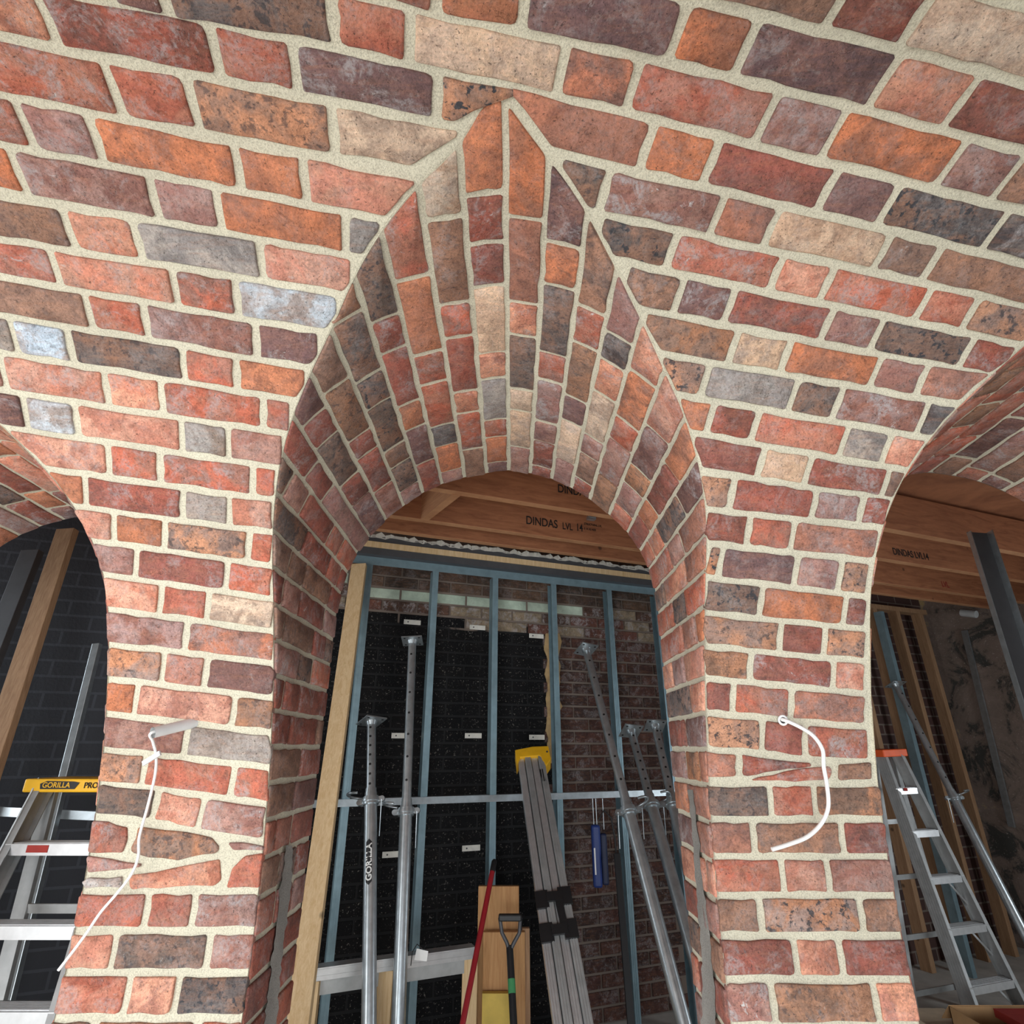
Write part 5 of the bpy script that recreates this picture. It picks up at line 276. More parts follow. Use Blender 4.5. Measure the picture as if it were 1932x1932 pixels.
'Vy':'s-2628,2050,-2405,2010,-2395,2074,-2617,2114 r-2390,2007,-2281,1988,-2271,2052,-2379,2072 r-2266,1985,-2043,1945,-2033,2010,-2255,2050 r-2028,1943,-1919,1923,-1909,1988,-2017,2007 d-1904,1921,-1681,1881,-1671,1946,-1893,1985 k-1666,1878,-1557,1859,-1547,1923,-1655,1943 b1775,1257,1883,1238,1895,1310,1787,1330 d1899,1235,2121,1196,2133,1268,1911,1308 d2137,1193,2245,1173,2257,1246,2149,1265 m2261,1171,2483,1131,2495,1203,2273,1243 u-2645,2008,-2422,1965,-2410,2029,-2633,2072 r-2407,1962,-2298,1941,-2286,2005,-2395,2026 b-2283,1938,-2060,1895,-2048,1959,-2271,2002 o-2045,1892,-1936,1871,-1924,1935,-2033,1956 r-1921,1868,-1698,1825,-1686,1889,-1909,1932 m-1683,1822,-1574,1801,-1562,1865,-1671,1886 q1715,1165,1938,1122,1951,1194,1728,1237 k1953,1119,2062,1098,2075,1170,1966,1191 d2077,1095,2300,1052,2313,1124,2090,1167 d2315,1049,2424,1028,2437,1100,2328,1121 d2439,1025,2662,982,2675,1054,2452,1097 d-2667,1932,-2559,1911,-2547,1979,-2655,2000 v-2543,1908,-2321,1865,-2309,1933,-2531,1976 r-2305,1862,-2197,1841,-2185,1909,-2293,1930 b-2181,1838,-1959,1795,-1947,1863,-2169,1906 b-1943,1792,-1835,1771,-1823,1839,-1931,1860 r-1819,1768,-1597,1725,-1585,1794,-1807,1836 m1795,1048,1828,1041,1841,1109,1733,1132,1732,1129 d1843,1038,2066,991,2079,1059,1857,1106 v2081,988,2190,965,2203,1033,2095,1056 r2205,962,2428,915,2441,983,2219,1030 m2443,912,2552,889,2565,957,2457,980 d-2706,1814,-2483,1775,-2472,1844,-2695,1883 r-2468,1773,-2359,1754,-2348,1822,-2457,1841 t-2344,1751,-2121,1713,-2110,1781,-2333,1820 s-2106,1710,-1997,1691,-1986,1760,-2095,1778 m-1982,1688,-1759,1650,-1748,1718,-1971,1757 r-1744,1647,-1635,1628,-1624,1697,-1733,1716 o1858,967,1887,962,1898,1022,1804,1040 q1903,959,2011,938,2022,998,1914,1019 o2027,935,2249,891,2260,952,2038,995 m2265,888,2373,867,2384,928,2276,949 p2622,880,2622,881,2400,925,2389,864,2575,828 d-2670,1749,-2447,1706,-2436,1772,-2658,1815 q-2432,1703,-2323,1682,-2312,1748,-2420,1769 q-2308,1679,-2085,1636,-2074,1701,-2296,1745 r-2070,1633,-1961,1612,-1950,1677,-2058,1698 m-1946,1609,-1723,1566,-1712,1631,-1934,1674 q1913,879,2016,859,2027,923,1868,954 m2031,856,2140,836,2151,900,2043,921 m2155,833,2378,790,2389,854,2167,897 r2393,787,2502,766,2513,831,2405,851 k-2713,1666,-2491,1623,-2478,1696,-2700,1739 t-2475,1620,-2367,1599,-2354,1672,-2462,1693 t-2351,1596,-2129,1553,-2116,1626,-2338,1669 r-2113,1550,-2005,1529,-1992,1602,-2100,1623 m-1989,1526,-1767,1483,-1754,1556,-1976,1599 b1967,787,2135,755,2146,819,1924,862,1923,856 t2150,752,2259,731,2270,795,2162,816 r2274,728,2497,685,2508,750,2286,792 d-2556,1488,-2333,1452,-2323,1521,-2546,1557 q-2318,1450,-2209,1433,-2199,1501,-2308,1519 k-2194,1430,-1971,1394,-1961,1463,-2184,1499 m-1956,1392,-1847,1375,-1837,1443,-1946,1461 b1982,746,1997,743,2007,812,1947,822 r2012,741,2235,707,2245,776,2022,810 o2250,704,2359,687,2369,756,2260,773 m2525,732,2384,754,2374,685,2506,665 d-2621,1431,-2399,1393,-2389,1454,-2612,1492 r-2383,1391,-2275,1372,-2265,1433,-2374,1452 r-2259,1370,-2037,1332,-2027,1393,-2250,1431 q-2021,1330,-1913,1312,-1903,1373,-2012,1391 r-1897,1309,-1675,1270,-1665,1333,-1888,1370 t2026,632,2065,626,2077,702,2001,715 m2080,623,2189,605,2201,681,2092,700 m2204,602,2427,565,2439,641,2216,679 u2503,630,2454,639,2442,562,2487,555 m-2674,1364,-2451,1324,-2440,1391,-2663,1430 d-2436,1321,-2327,1302,-2316,1369,-2425,1388 o-2312,1299,-2089,1260,-2078,1326,-2301,1366 k-2074,1257,-1965,1238,-1954,1304,-2063,1323 s-1950,1235,-1727,1195,-1716,1262,-1939,1301 d-2589,1256,-2367,1217,-2354,1291,-2577,1331 d-2351,1214,-2243,1195,-2230,1269,-2339,1289 v-2227,1192,-2005,1153,-1992,1227,-2215,1266 s-1989,1150,-1881,1131,-1868,1205,-1977,1224 r-2663,1148,-2441,1113,-2430,1189,-2652,1224 u-2425,1110,-2317,1093,-2306,1170,-2414,1187 r-2301,1091,-2079,1056,-2068,1132,-2290,1167 m-2063,1053,-1955,1036,-1944,1113,-2052,1130 d-1712,1032,-1706,1075,-1928,1110,-1939,1034,-1771,1007 o-2557,1037,-2448,1020,-2437,1096,-2546,1113 t-2433,1017,-2210,982,-2199,1059,-2422,1094 t-2195,980,-2086,963,-2075,1040,-2184,1057 d-1844,957,-1837,1002,-2060,1037,-2071,961,-1875,931 m-2679,960,-2456,926,-2446,1003,-2668,1037 r-2441,924,-2332,907,-2322,984,-2430,1001 k-2317,905,-2094,871,-2084,947,-2306,982 k-2079,869,-1970,852,-1960,928,-2068,945 t-1887,917,-1944,926,-1955,850,-1951,849 d-2617,836,-2508,822,-2500,891,-2609,906 r-2493,820,-2270,790,-2262,860,-2485,889 r-2255,788,-2146,774,-2138,843,-2247,858 v-1973,821,-2123,841,-2131,772,-2028,758 d-2593,2126,-2371,2086,-2359,2155,-2582,2195 d-2355,2083,-2247,2064,-2235,2133,-2344,2152 d-2231,2061,-2009,2022,-1997,2090,-2220,2130 o-1993,2019,-1885,1999,-1873,2068,-1982,2088 q-1869,1997,-1647,1957,-1635,2026,-1858,2066 o-1631,1954,-1523,1935,-1511,2004,-1620,2023 r1743,1353,1966,1314,1977,1383,1754,1422 o1981,1311,2090,1292,2101,1360,1992,1380 r2105,1289,2328,1249,2339,1318,2116,1358 v2343,1246,2452,1227,2463,1296,2354,1315 r-2498,2195,-2275,2156,-2264,2224,-2486,2264 m-2260,2153,-2151,2133,-2140,2202,-2248,2222 m-2136,2131,-1913,2091,-1902,2160,-2124,2200 o-1898,2088,-1789,2069,-1778,2138,-1886,2157 o-1774,2066,-1551,2027,-1540,2095,-1762,2135 b-1536,2024,-1427,2004,-1416,2073,-1524,2093 r1722,1443,1831,1424,1842,1493,1734,1512 s1846,1421,2069,1382,2080,1451,1858,1490 d2084,1379,2193,1360,2204,1428,2096,1448 b2208,1357,2431,1317,2442,1386,2220,1426 s-2437,2271,-2214,2231,-2203,2300,-2425,2340 o-2199,2228,-2090,2209,-2079,2278,-2187,2297 r-2075,2206,-1852,2167,-1841,2236,-2063,2275 r-1837,2164,-1728,2145,-1717,2213,-1825,2233 o-1713,2142,-1490,2102,-1479,2171,-1701,2211 r-1475,2099,-1366,2080,-1355,2149,-1463,2168 p-1351,2077,-1128,2038,-1117,2107,-1339,2146 v1783,1519,1892,1500,1903,1569,1795,1588 m1907,1497,2130,1457,2141,1526,1919,1566 v2145,1455,2254,1435,2265,1504,2157,1523 m2269,1433,2492,1393,2503,1462,2281,1501 v-2405,2352,-2183,2312,-2171,2381,-2394,2421 b-2167,2309,-2059,2290,-2047,2359,-2156,2378 r-2043,2287,-1821,2248,-1809,2316,-2032,2356 u-1805,2245,-1697,2226,-1685,2294,-1794,2314 d-1681,2223,-1459,2183,-1447,2252,-1670,2292 m-1443,2180,-1335,2161,-1323,2230,-1432,2249 s-1319,2158,-1097,2119,-1085,2188,-1308,2227 o1577,1642,1799,1603,1811,1672,1588,1711 r1815,1600,1923,1581,1935,1650,1826,1669 d1939,1578,2161,1538,2173,1607,1950,1647 t2177,1536,2285,1516,2297,1585,2188,1604 q2301,1513,2523,1474,2535,1543,2312,1582 v-2350,2428,-2127,2389,-2116,2458,-2338,2497 p-2112,2386,-2003,2367,-1992,2435,-2100,2455 d-1988,2364,-1765,2324,-1754,2393,-1976,2433 u-1750,2321,-1641,2302,-1630,2371,-1738,2390 d-1626,2299,-1403,2260,-1392,2329,-1614,2368 r-1388,2257,-1279,2238,-1268,2307,-1376,2326 r-1264,2235,-1041,2195,-1030,2264,-1252,2304 d1508,1741,1617,1722,1628,1791,1520,1810 d1632,1719,1855,1679,1866,1748,1644,1788 o1870,1677,1979,1657,1990,1726,1882,1745 m1994,1655,2217,1615,2228,1684,2006,1723 d2232,1612,2341,1593,2352,1662,2244,1681 r2356,1590,2579,1550,2590,1619,2368,1659 p-2434,2530,-2212,2490,-2201,2559,-2423,2599 b-2196,2487,-2088,2468,-2077,2537,-2185,2556 r-2072,2465,-1850,2426,-1839,2495,-2061,2534 q-1834,2423,-1726,2404,-1715,2473,-1823,2492 d-1710,2401,-1488,2361,-1477,2430,-1699,2470 r-1472,2359,-1364,2339,-1353,2408,-1461,2427 q-1348,2336,-1126,2297,-1115,2366,-1337,2405 t-1110,2294,-1002,2275,-991,2344,-1099,2363 o-986,2272,-764,2232,-753,2301,-975,2341 b1548,1821,1770,1781,1781,1850,1559,1889 v1786,1778,1894,1759,1905,1828,1797,1847 t1910,1756,2132,1716,2143,1785,1921,1825 p2148,1714,2256,1694,2267,1763,2159,1783 r2272,1692,2494,1652,2505,1721,2283,1760 b-2302,2593,-2079,2553,-2068,2622,-2290,2662 s-2064,2550,-1955,2531,-1944,2600,-2052,2619 o-1940,2528,-1717,2489,-1706,2558,-1928,2597 r-1702,2486,-1593,2467,-1582,2535,-1690,2555 r-1578,2464,-1355,2424,-1344,2493,-1566,2533 t-1340,2421,-1231,2402,-1220,2471,-1328,2490 p-1216,2399,-993,2360,-982,2429,-1204,2468 s-978,2357,-869,2338,-858,2406,-966,2426 p-854,2335,-631,2295,-620,2364,-842,2404 v1318,1948,1541,1908,1552,1977,1330,2017 s1556,1906,1665,1886,1676,1955,1568,1974 m1680,1883,1903,1844,1914,1913,1692,1952 d1918,1841,2027,1822,2038,1891,1930,1910 m2042,1819,2265,1779,2276,1848,2054,1888 o2280,1777,2389,1757,2400,1826,2292,1845 r-2426,2701,-2203,2662,-2192,2731,-2414,2770 b-2188,2659,-2079,2640,-2068,2708,-2176,2728 d-2064,2637,-1841,2597,-1830,2666,-2052,2706 u-1826,2594,-1717,2575,-1706,2644,-1814,2663 o-1702,2572,-1479,2533,-1468,2602,-1690,2641 m-1464,2530,-1355,2511,-1344,2579,-1452,2599 u-1340,2508,-1117,2468,-1106,2537,-1328,2577 b-1102,2465,-993,2446,-982,2515,-1090,2534 t-978,2443,-755,2404,-744,2473,-966,2512 p-740,2401,-631,2382,-620,2451,-728,2470 o1194,2056,1417,2017,1428,2086,1206,2125 r1432,2014,1541,1995,1552,2064,1444,2083 d1556,1992,1779,1952,1790,2021,1568,2061 r1794,1950,1903,1930,1914,1999,1806,2018 s1918,1928,2141,1888,2152,1957,1930,1996 o2156,1885,2265,1866,2276,1935,2168,1954 r2280,1863,2503,1823,2514,1892,2292,1932 d-2491,2799,-2268,2760,-2257,2829,-2479,2868 v-2253,2757,-2144,2738,-2133,2807,-2241,2826 q-2129,2735,-1906,2695,-1895,2764,-2117,2804 d-1891,2693,-1782,2673,-1771,2742,-1879,2761 m-1767,2670,-1544,2631,-1533,2700,-1755,2739 k-1529,2628,-1420,2609,-1409,2678,-1517,2697 v-1405,2606,-1182,2566,-1171,2635,-1393,2675 r-1167,2564,-1058,2544,-1047,2613,-1155,2632 v-1043,2542,-820,2502,-809,2571,-1031,2610 q-805,2499,-696,2480,-685,2549,-793,2568 p-681,2477,-458,2437,-447,2506,-669,2546 u-443,2435,-334,2415,-323,2484,-431,2503 b1006,2172,1115,2157,1124,2226,1015,2241 t1129,2155,1352,2115,1363,2184,1141,2223 m1367,2112,1476,2093,1487,2162,1379,2181 s1491,2090,1714,2050,1725,2119,1503,2159 b1729,2048,1838,2028,1849,2097,1741,2117 v1853,2026,2076,1986,2087,2055,1865,2095 d2091,1983,2200,1964,2211,2033,2103,2052 u2215,1961,2438,1922,2449,1990,2227,2030 t-2385,2867,-2163,2827,-2151,2896,-2374,2936 v-2147,2825,-2039,2805,-2027,2874,-2136,2894 d-2023,2803,-1801,2763,-1789,2832,-2012,2872 d-1785,2760,-1677,2741,-1665,2810,-1774,2829 o-1661,2738,-1439,2699,-1427,2767,-1650,2807 q-1423,2696,-1315,2676,-1303,2745,-1412,2765 r-1299,2674,-1077,2634,-1065,2703,-1288,2743 m-1061,2631,-953,2612,-941,2681,-1050,2700 d-937,2609,-715,2570,-703,2638,-926,2678 d-699,2567,-591,2547,-579,2616,-688,2636 v-575,2545,-353,2505,-341,2574,-564,2614 r-337,2502,-229,2483,-217,2551,-326,2571 q-213,2479,9,2440,21,2509,-202,2548 r26,2437,134,2421,144,2490,35,2507 s149,2418,372,2381,382,2449,160,2487 d510,2355,733,2312,745,2381,523,2423 s748,2309,857,2288,869,2356,761,2378 q873,2285,1096,2247,1106,2316,884,2354 u1111,2244,1219,2225,1231,2294,1122,2313 u1235,2222,1457,2183,1469,2252,1246,2291 k1473,2180,1581,2161,1593,2229,1484,2249 r1597,2158,1819,2118,1831,2187,1608,2227 b1835,2115,1943,2096,1955,2165,1846,2184 r1959,2093,2181,2054,2193,2123,1970,2162 q2197,2051,2305,2032,2317,2100,2208,2120 q2321,2029,2543,1989,2555,2058,2332,2098 p-2315,2941,-2093,2902,-2081,2970,-2304,3010 b-2077,2899,-1969,2879,-1957,2948,-2066,2968 r-1953,2877,-1731,2837,-1719,2906,-1942,2946 p-1715,2834,-1607,2815,-1595,2884,-1704,2903 u-1591,2812,-1369,2773,-1357,2841,-1580,2881 r-1353,2770,-1245,2750,-1233,2819,-1342,2839 s-1229,2748,-1007,2708,-995,2777,-1218,2817 b-991,2705,-883,2686,-871,2755,-980,2774 r-867,2683,-645,2644,-633,2712,-856,2752 b-629,2641,-521,2621,-509,2690,-618,2710 d-505,2619,-283,2579,-271,2648,-494,2688 r-268,2577,-160,2554,-146,2621,-255,2645 r-142,2550,80,2515,90,2585,-133,2618 r96,2513,204,2496,214,2566,105,2582 d219,2494,441,2454,453,2523,230,2563 k457,2451,565,2431,577,2500,468,2520 b580,2428,803,2385,815,2454,593,2497 r818,2382,927,2361,939,2429,831,2450 d943,2358,1166,2321,1176,2390,954,2426 q1181,2318,1289,2299,1301,2368,1192,2387 r1305,2296,1527,2257,1539,2326,1316,2365 r1543,2254,1651,2235,1663,2303,1554,2323 t1667,2232,1889,2192,1901,2261,1678,2301 t1905,2189,2013,2170,2025,2239,1916,2258 p2029,2167,2251,2128,2263,2197,2040,2236 k2267,2125,2375,2106,2387,2175,2278,2194 r2391,2103,2613,2063,2625,2132,2402,2172',
}
# ------------------------------------------------------------------ shape of the vaulted wall
D_, A_, B_, ZS = 1.63276, 1.13677, 1.59585, -0.55689      # pier face distance, vault half-axes, height where the vault starts to lean
PT = [(-.612,.43),(-.604,.52),(-.592,.586),(-.570,.66),(-.528,.742),(-.470,.815),(-.408,.874),(-.339,.932),(-.266,.972),(-.182,1.0),(-.098,1.0165),(-.03,1.0295),
      (.045,1.0175),(.114,.999),(.163,.977),(.215,.945),(.265,.906),(.308,.868),(.357,.815),(.405,.757),(.440,.695),(.466,.635),(.486,.556),(.493,.48),(.494,.43)]
XJL, XJR, SP, PIT = -.612, .494, .43, 1.545                # jambs, springing height, spacing of the arches
def _dense():
    P = np.array(PT); P = np.vstack([[P[0]-[0,.16], P[0]-[0,.08]], P, [P[-1]-[0,.08], P[-1]-[0,.16]]]); out = []
    for i in range(1, len(P)-2):
        for t in np.linspace(0, 1, 12, endpoint=False):
            p0, p1, p2, p3 = P[i-1], P[i], P[i+1], P[i+2]
            out.append(.5*((2*p1)+(p2-p0)*t+(2*p0-5*p1+4*p2-p3)*t*t+(3*p1-p0-3*p2+p3)*t**3))
    out = np.array(out); k = np.exp(-np.linspace(-2, 2, 15)**2); k /= k.sum()
    sm = np.stack([np.convolve(np.pad(out[:, j], 7, mode='edge'), k, 'valid') for j in (0, 1)], 1)
    return sm
AP = _dense(); AL = np.concatenate([[0], np.cumsum(np.hypot(*np.diff(AP, axis=0).T))]); AL -= AL[int(np.argmax(AP[:, 1]))]
_tg = np.gradient(AP, axis=0); AN = np.stack([_tg[:, 1], -_tg[:, 0]], 1); AN /= np.hypot(AN[:, 0], AN[:, 1])[:, None]   # into the opening
DZ = {-2: -.14, -1: -.14, 0: 0.0, 1: -.05, 2: -.05}               # the side arches sit a little lower
def shr_(Y): return 1 - .067*(Y-.65)
def sof2(t, Y):
    """(X, Z, nx, nz) on the arch profile at arc position t"""
    if t < AL[0]: X, Z, nx, nz = AP[0, 0], AP[0, 1]-(AL[0]-t), 1., 0.
    elif t > AL[-1]: X, Z, nx, nz = AP[-1, 0], AP[-1, 1]-(t-AL[-1]), -1., 0.
    else: X, Z, nx, nz = (float(np.interp(t, AL, q)) for q in (AP[:, 0], AP[:, 1], AN[:, 0], AN[:, 1]))
    if Z > SP: Z = SP + (Z-SP)*shr_(Y)
    return X, Z, nx, nz
def zoff(x, Y, off):
    """height of the arch profile pushed off outward, or None beside the arch"""
    Q = AP - AN*off
    if x <= Q[0, 0] or x >= Q[-1, 0]: return None
    return SP + (float(np.interp(x, Q[:, 0], Q[:, 1]))-SP)*shr_(Y)
PH = np.linspace(0, 2.6, 3000); _d = np.sqrt((A_*np.sin(PH))**2 + (B_*np.cos(PH))**2)
ARC = np.concatenate([[0], np.cumsum((_d[1:]+_d[:-1])/2*np.diff(PH))])
def vault(u, s, n=0.0):
    """point on the main vault/pier surface: u along the wall, s up the curve, n out of the face"""
    if s <= ZS: return Vector((u, D_-n, s+H))
    p = float(np.interp(s-ZS, ARC, PH)); c, q = math.cos(p), math.sin(p)
    nv = Vector((0, -c/A_, -q/B_)).normalized()
    return Vector((u, D_-A_*(1-c), ZS+B_*q+H)) + nv*n
def soffit(t, Y, n=0.0, k=0):
    """point on the arch soffit or jamb: t across the arch from its crown, Y depth, n out of the face"""
    X, Z, nx, nz = sof2(t, Y); return Vector((k*PIT + X + nx*n, Y, Z + nz*n + H + DZ[k]))
def groinY(t, k=0):
    """depth at which the mortar bed of the soffit meets that of the vault"""
    a, b = A_-MN, B_-MN; Y = 1.2
    for _ in range(80):
        Z = soffit(t, Y, MN, k).z - H
        Y2 = D_-MN if Z <= ZS else D_-A_ + a*math.sqrt(max(0, 1-min((Z-ZS)/b, 1)**2))
        Y = Y*.6+Y2*.4
    return Y
MN = -0.0055                                               # the mortar lies this far behind the brick faces
def yfar(X): return 1.935 - .05*X
def grid(rows, name, mat, parent=None, smooth=True, flip=False):
    vs, fs = [], []
    n = len(rows[0])
    for r in rows: vs += r
    for i in range(len(rows)-1):
        for k in range(n-1):
            f = (i*n+k, i*n+k+1, (i+1)*n+k+1, (i+1)*n+k); fs.append(f[::-1] if flip else f)
    me = bpy.data.meshes.new(name); me.from_pydata(vs, [], fs); me.polygons.foreach_set('use_smooth', [smooth]*len(fs)); me.update()
    return obj(name, me, mat, parent)
STOP = 2.62; SPL = 0.34
def s_low(X):
    """where the mortar bed of the vault meets that of an arch"""
    for k in (-1, 0, 1):
        if zoff(X-k*PIT, 1.0, -MN) is None: continue
        lo, hi = -.2, 1.62
        for _ in range(40):
            m_ = (lo+hi)/2; p = vault(X, m_, MN)
            if p.z-H < zoff(X-k*PIT, p.y, -MN) + DZ[k]: lo = m_
            else: hi = m_
        return max(lo - .002, SPL)
    return SPL
xs = set()
for k in (-1, 0, 1):
    for i in range(53): xs.add(round(k*PIT + (XJL+XJR)/2 - math.cos(math.pi*i/52)*((XJR-XJL)/2-MN), 5))
    xs.add(round(k*PIT-.02, 5))
for k in (-2, -1, 0, 1):
    for i in range(1, 6): xs.add(round(XJR+k*PIT+(PIT-XJR+XJL)*i/6, 5))
xs = sorted(x for x in xs if -2.62 < x < 2.5)
ceiling = grid([[vault(x, s_low(x)+(STOP-s_low(x))*j/44, MN) for j in range(45)] for x in xs], 'ceiling', M['mortar'])
tag(ceiling, 'vaulted ceiling of mixed red old bricks with cream mortar above the arches', 'ceiling', kind='structure')
def pier(name, x0, x1, label):
    o = grid([[vault(x0+(x1-x0)*i/4, -1.55+(SPL+.13+1.55)*j/30, MN) for j in range(31)] for i in range(5)], name, M['mortar'])
    return tag(o, label, 'wall', kind='structure')
e_ = .0055
wall_left = pier('wall_left', XJR-PIT+e_, XJL-e_, 'brick pier left of the central arch, grey conduit stub and white cable')
wall_right = pier('wall_right', XJR+e_, XJL+PIT-e_, 'brick pier right of the central arch, white cable coming from a hole')
wall_fl = pier('wall_far_left', XJR-2*PIT+e_, XJL-PIT-e_, 'brick pier beyond the left side arch')
wall_fr = pier('wall_far_right', XJR+PIT+e_, XJL+2*PIT-e_, 'brick pier beyond the right side arch')
def arch(name, k, label):
    rows = []; t0, t1 = AL[0]-(AP[0, 1]+1.55), AL[-1]+(AP[-1, 1]+1.55)
    ts = [t0 + i*(AL[0]-t0)/10 for i in range(10)] + [AL[0] + (AL[-1]-AL[0])*i/90 for i in range(91)] + [AL[-1] + (i+1)*(t1-AL[-1])/10 for i in range(10)]
    for t in ts:
        g = groinY(t, k) - .002; X = soffit(t, 1.9, 0, k).x; f = yfar(X)
        rows.append([soffit(t, g + (f-g)*j/10, MN, k) for j in range(11)])
    o = grid(rows, name, M['mortar'], flip=True)
    return tag(o, label, 'arch', kind='structure')
trim_1 = arch('trim_1', 0, 'central brick arch soffit and jambs cutting into the vault')
trim_2 = arch('trim_2', -1, 'brick soffit of the arch at the left edge')
trim_3 = arch('trim_3', 1, 'brick soffit of the arch at the right edge')
# back face of the arcade wall, seen only from the room behind
rows = []
for x in [-4.2] + xs + [6.0]:
    lo = 0.0
    for k in (-1, 0, 1):
        z_ = zoff(x-k*PIT, 1.93, 0.006)
        if z_ is not None: lo = z_ + H + DZ[k]
    rows.append([Vector((x, yfar(x), lo + (3.35-lo)*j/4)) for j in range(5)])
tag(grid(rows, 'wall_arcade_back', M['soot_mortar'], smooth=False), 'rear face of the arcade wall towards the room behind', 'wall', kind='structure')

# ------------------------------------------------------------------ bricks
PAL = {'r': ((175, 99, 79), (169, 115, 98), .22, .42), 'd': ((149, 84, 71), (132, 84, 74), .22, .4), 'o': ((188, 119, 86), (168, 111, 87), .25, .15),
 'k': ((204, 149, 126), (188, 124, 103), .25, .4), 'm': ((162, 127, 118), (147, 104, 95), .25, .5), 'p': ((123, 92, 88), (107, 79, 77), .22, .5),
 'b': ((149, 114, 96), (127, 99, 86), .42, .2), 's': ((189, 135, 104), (152, 122, 108), 1.0, .15), 'v': ((127, 99, 86), (102, 91, 87), 1.0, .2),
 'n': ((79, 71, 72), (104, 96, 93), .3, .5), 'g': ((161, 152, 145), (137, 126, 119), .3, .4), 'w': ((182, 189, 195), (173, 158, 150), .3, .55),
 't': ((204, 177, 153), (186, 160, 140), .2, .2), 'q': ((176, 117, 95), (159, 113, 98), .3, .3), 'u': ((167, 119, 91), (135, 104, 87), .6, .15)}
rb = random.Random(21)
def jitter(c, rr, a=.07):
    f = 1 + rr.uniform(-a, a); w = rr.uniform(-.04, .04)
    return tuple(max(4, min(250, q)) for q in (c[0]*f*(1+w), c[1]*f, c[2]*f*(1-w)))
def outline(P, rr):
    """worn outline: corners rounded, long edges slightly uneven"""
    P = [np.array(p, float) for p in P]
    a = sum(P[i][0]*P[(i+1) % len(P)][1]-P[(i+1) % len(P)][0]*P[i][1] for i in range(len(P)))
    if a < 0: P = P[::-1]
    Q = [P[0]]
    for p in P[1:]:
        if np.hypot(*(p-Q[-1])) > .004: Q.append(p)
    if np.hypot(*(Q[0]-Q[-1])) < .004: Q.pop()
    P = Q; n = len(P); out = []
    for i in range(n):
        p0, p1, p2 = P[i-1], P[i], P[(i+1) % n]
        l0, l1 = np.hypot(*(p0-p1)), np.hypot(*(p2-p1)); u, w = (p0-p1)/l0, (p2-p1)/l1
        turn = abs(float(np.dot(u, w)))
        if turn > .93 and np.dot(u, w) < 0: out.append(p1)
        else:
            r = min(rr.choice([.002, .003, .003, .004, .005, .008, .011]), l0*.3, l1*.3)
            out.append(p1+u*r*rr.uniform(.8, 1.2))
            if r > .0045: out.append(p1+(u+w)*r*.27)
            out.append(p1+w*r*rr.uniform(.8, 1.2))
        k_ = 4 if l1 > .17 else 2 if l1 > .085 else 1 if l1 > .05 else 0
        for f in range(1, k_+1):
            nn = np.array([-w[1], w[0]]); out.append(p1 + w*l1*((f+rr.uniform(-.25, .25))/(k_+1)) + nn*rr.uniform(-.0016, .0034))
    return out
def brick_geo(P, fn, rr):
    O = outline(P, rr); n = len(O); c = sum(O)/n
    def shr(p, e):
        dv = c-p; L = np.hypot(*dv); return p + dv*min(e/max(L, 1e-6), .45)
    pro = rr.uniform(-.0012, .0022); tx, ty = rr.uniform(-.012, .012), rr.uniform(-.02, .02)
    vs = []
    for e, z in ((0, -.016), (.0008, -.0022), (.0045, .0004)):
        for p in O:
            q = shr(p, e); zz = z if z < -.01 else z + pro + tx*(p[0]-c[0]) + ty*(p[1]-c[1]); vs.append(fn(q[0], q[1], zz))
    fs = [(i, (i+1) % n, n+(i+1) % n, n+i) for i in range(n)] + [(n+i, n+(i+1) % n, 2*n+(i+1) % n, 2*n+i) for i in range(n)] + [tuple(range(2*n, 3*n))]
    return vs, fs, [False]*n + [True]*(n+1)
def set_brick(o, code, rr):
    c1, c2, sp, wh = PAL[code]; f = rr.random()
    o.color = rgba(jitter(c1, rr)); o['tint'] = lin(jitter(c2, rr, .1)); o['speckle'] = sp*rr.uniform(.6, 1.05); o['bloom'] = wh*rr.uniform(.3, 1.2)
def parse(s):
    for w in s.split():
        q = [int(v)/1000 for v in w[1:].split(',')]; yield w[0], list(zip(q[::2], q[1::2]))
def fn_for(key):
    if key[0] in 'VP': return lambda u, s, n: vault(u, s, n)
    kk = {'0': 0, '-': -1, '+': 1}[key[1]]
    return lambda t, Y, n: soffit(t, Y, n, kk)
OWN = {'V': ceiling, 'PL': wall_left, 'PR': wall_right, 'S0': trim_1, 'S-': trim_2, 'S+': trim_3}
def lay(key, shift=0.0, owner=None, joined=False):
    base = key.rstrip('xy'); fn0 = fn_for(base); fn = (lambda u, s, n: fn0(u+shift, s, n)) if shift else fn0
    par = owner or OWN[base]; acc = MB(); cols = []
    flip = key[0] == 'S'
    for code, P in parse(BR[key]):
        vs, fs, sm = brick_geo(P, fn, rb)
        if flip: pass
        if joined:
            b = len(acc.v); acc.v += vs; acc.f += [tuple(i+b for i in f) for f in fs]; acc.sm += sm; continue
        me = bpy.data.meshes.new('brick'); c = sum(vs, Vector())/len(vs)
        me.from_pydata([v-c for v in vs], [], fs); me.polygons.foreach_set('use_smooth', sm)
        me.update(); me.materials.append(M['brick'])
        o = bpy.data.objects.new('brick', me); COL.objects.link(o); o.location = c; o.parent = par
        set_brick(o, code, rb)
    if joined:
        me = bpy.data.meshes.new('brickwork'); me.from_pydata(acc.v, [], acc.f); me.polygons.foreach_set('use_smooth', acc.sm); me.update(); me.materials.append(M['brick_mix'])
        o = bpy.data.objects.new('brickwork', me); COL.objects.link(o); o.parent = par; o['kind'] = 'stuff'
        o.color = rgba((160, 90, 70)); o['tint'] = lin((120, 78, 68)); o['speckle'] = .4; o['bloom'] = .3
for key in ('V', 'PL', 'PR', 'S0', 'S-', 'S+'): lay(key)
for key in ('Vx', 'PLx', 'PRx', 'S0x', 'S-x', 'S+x'): lay(key)
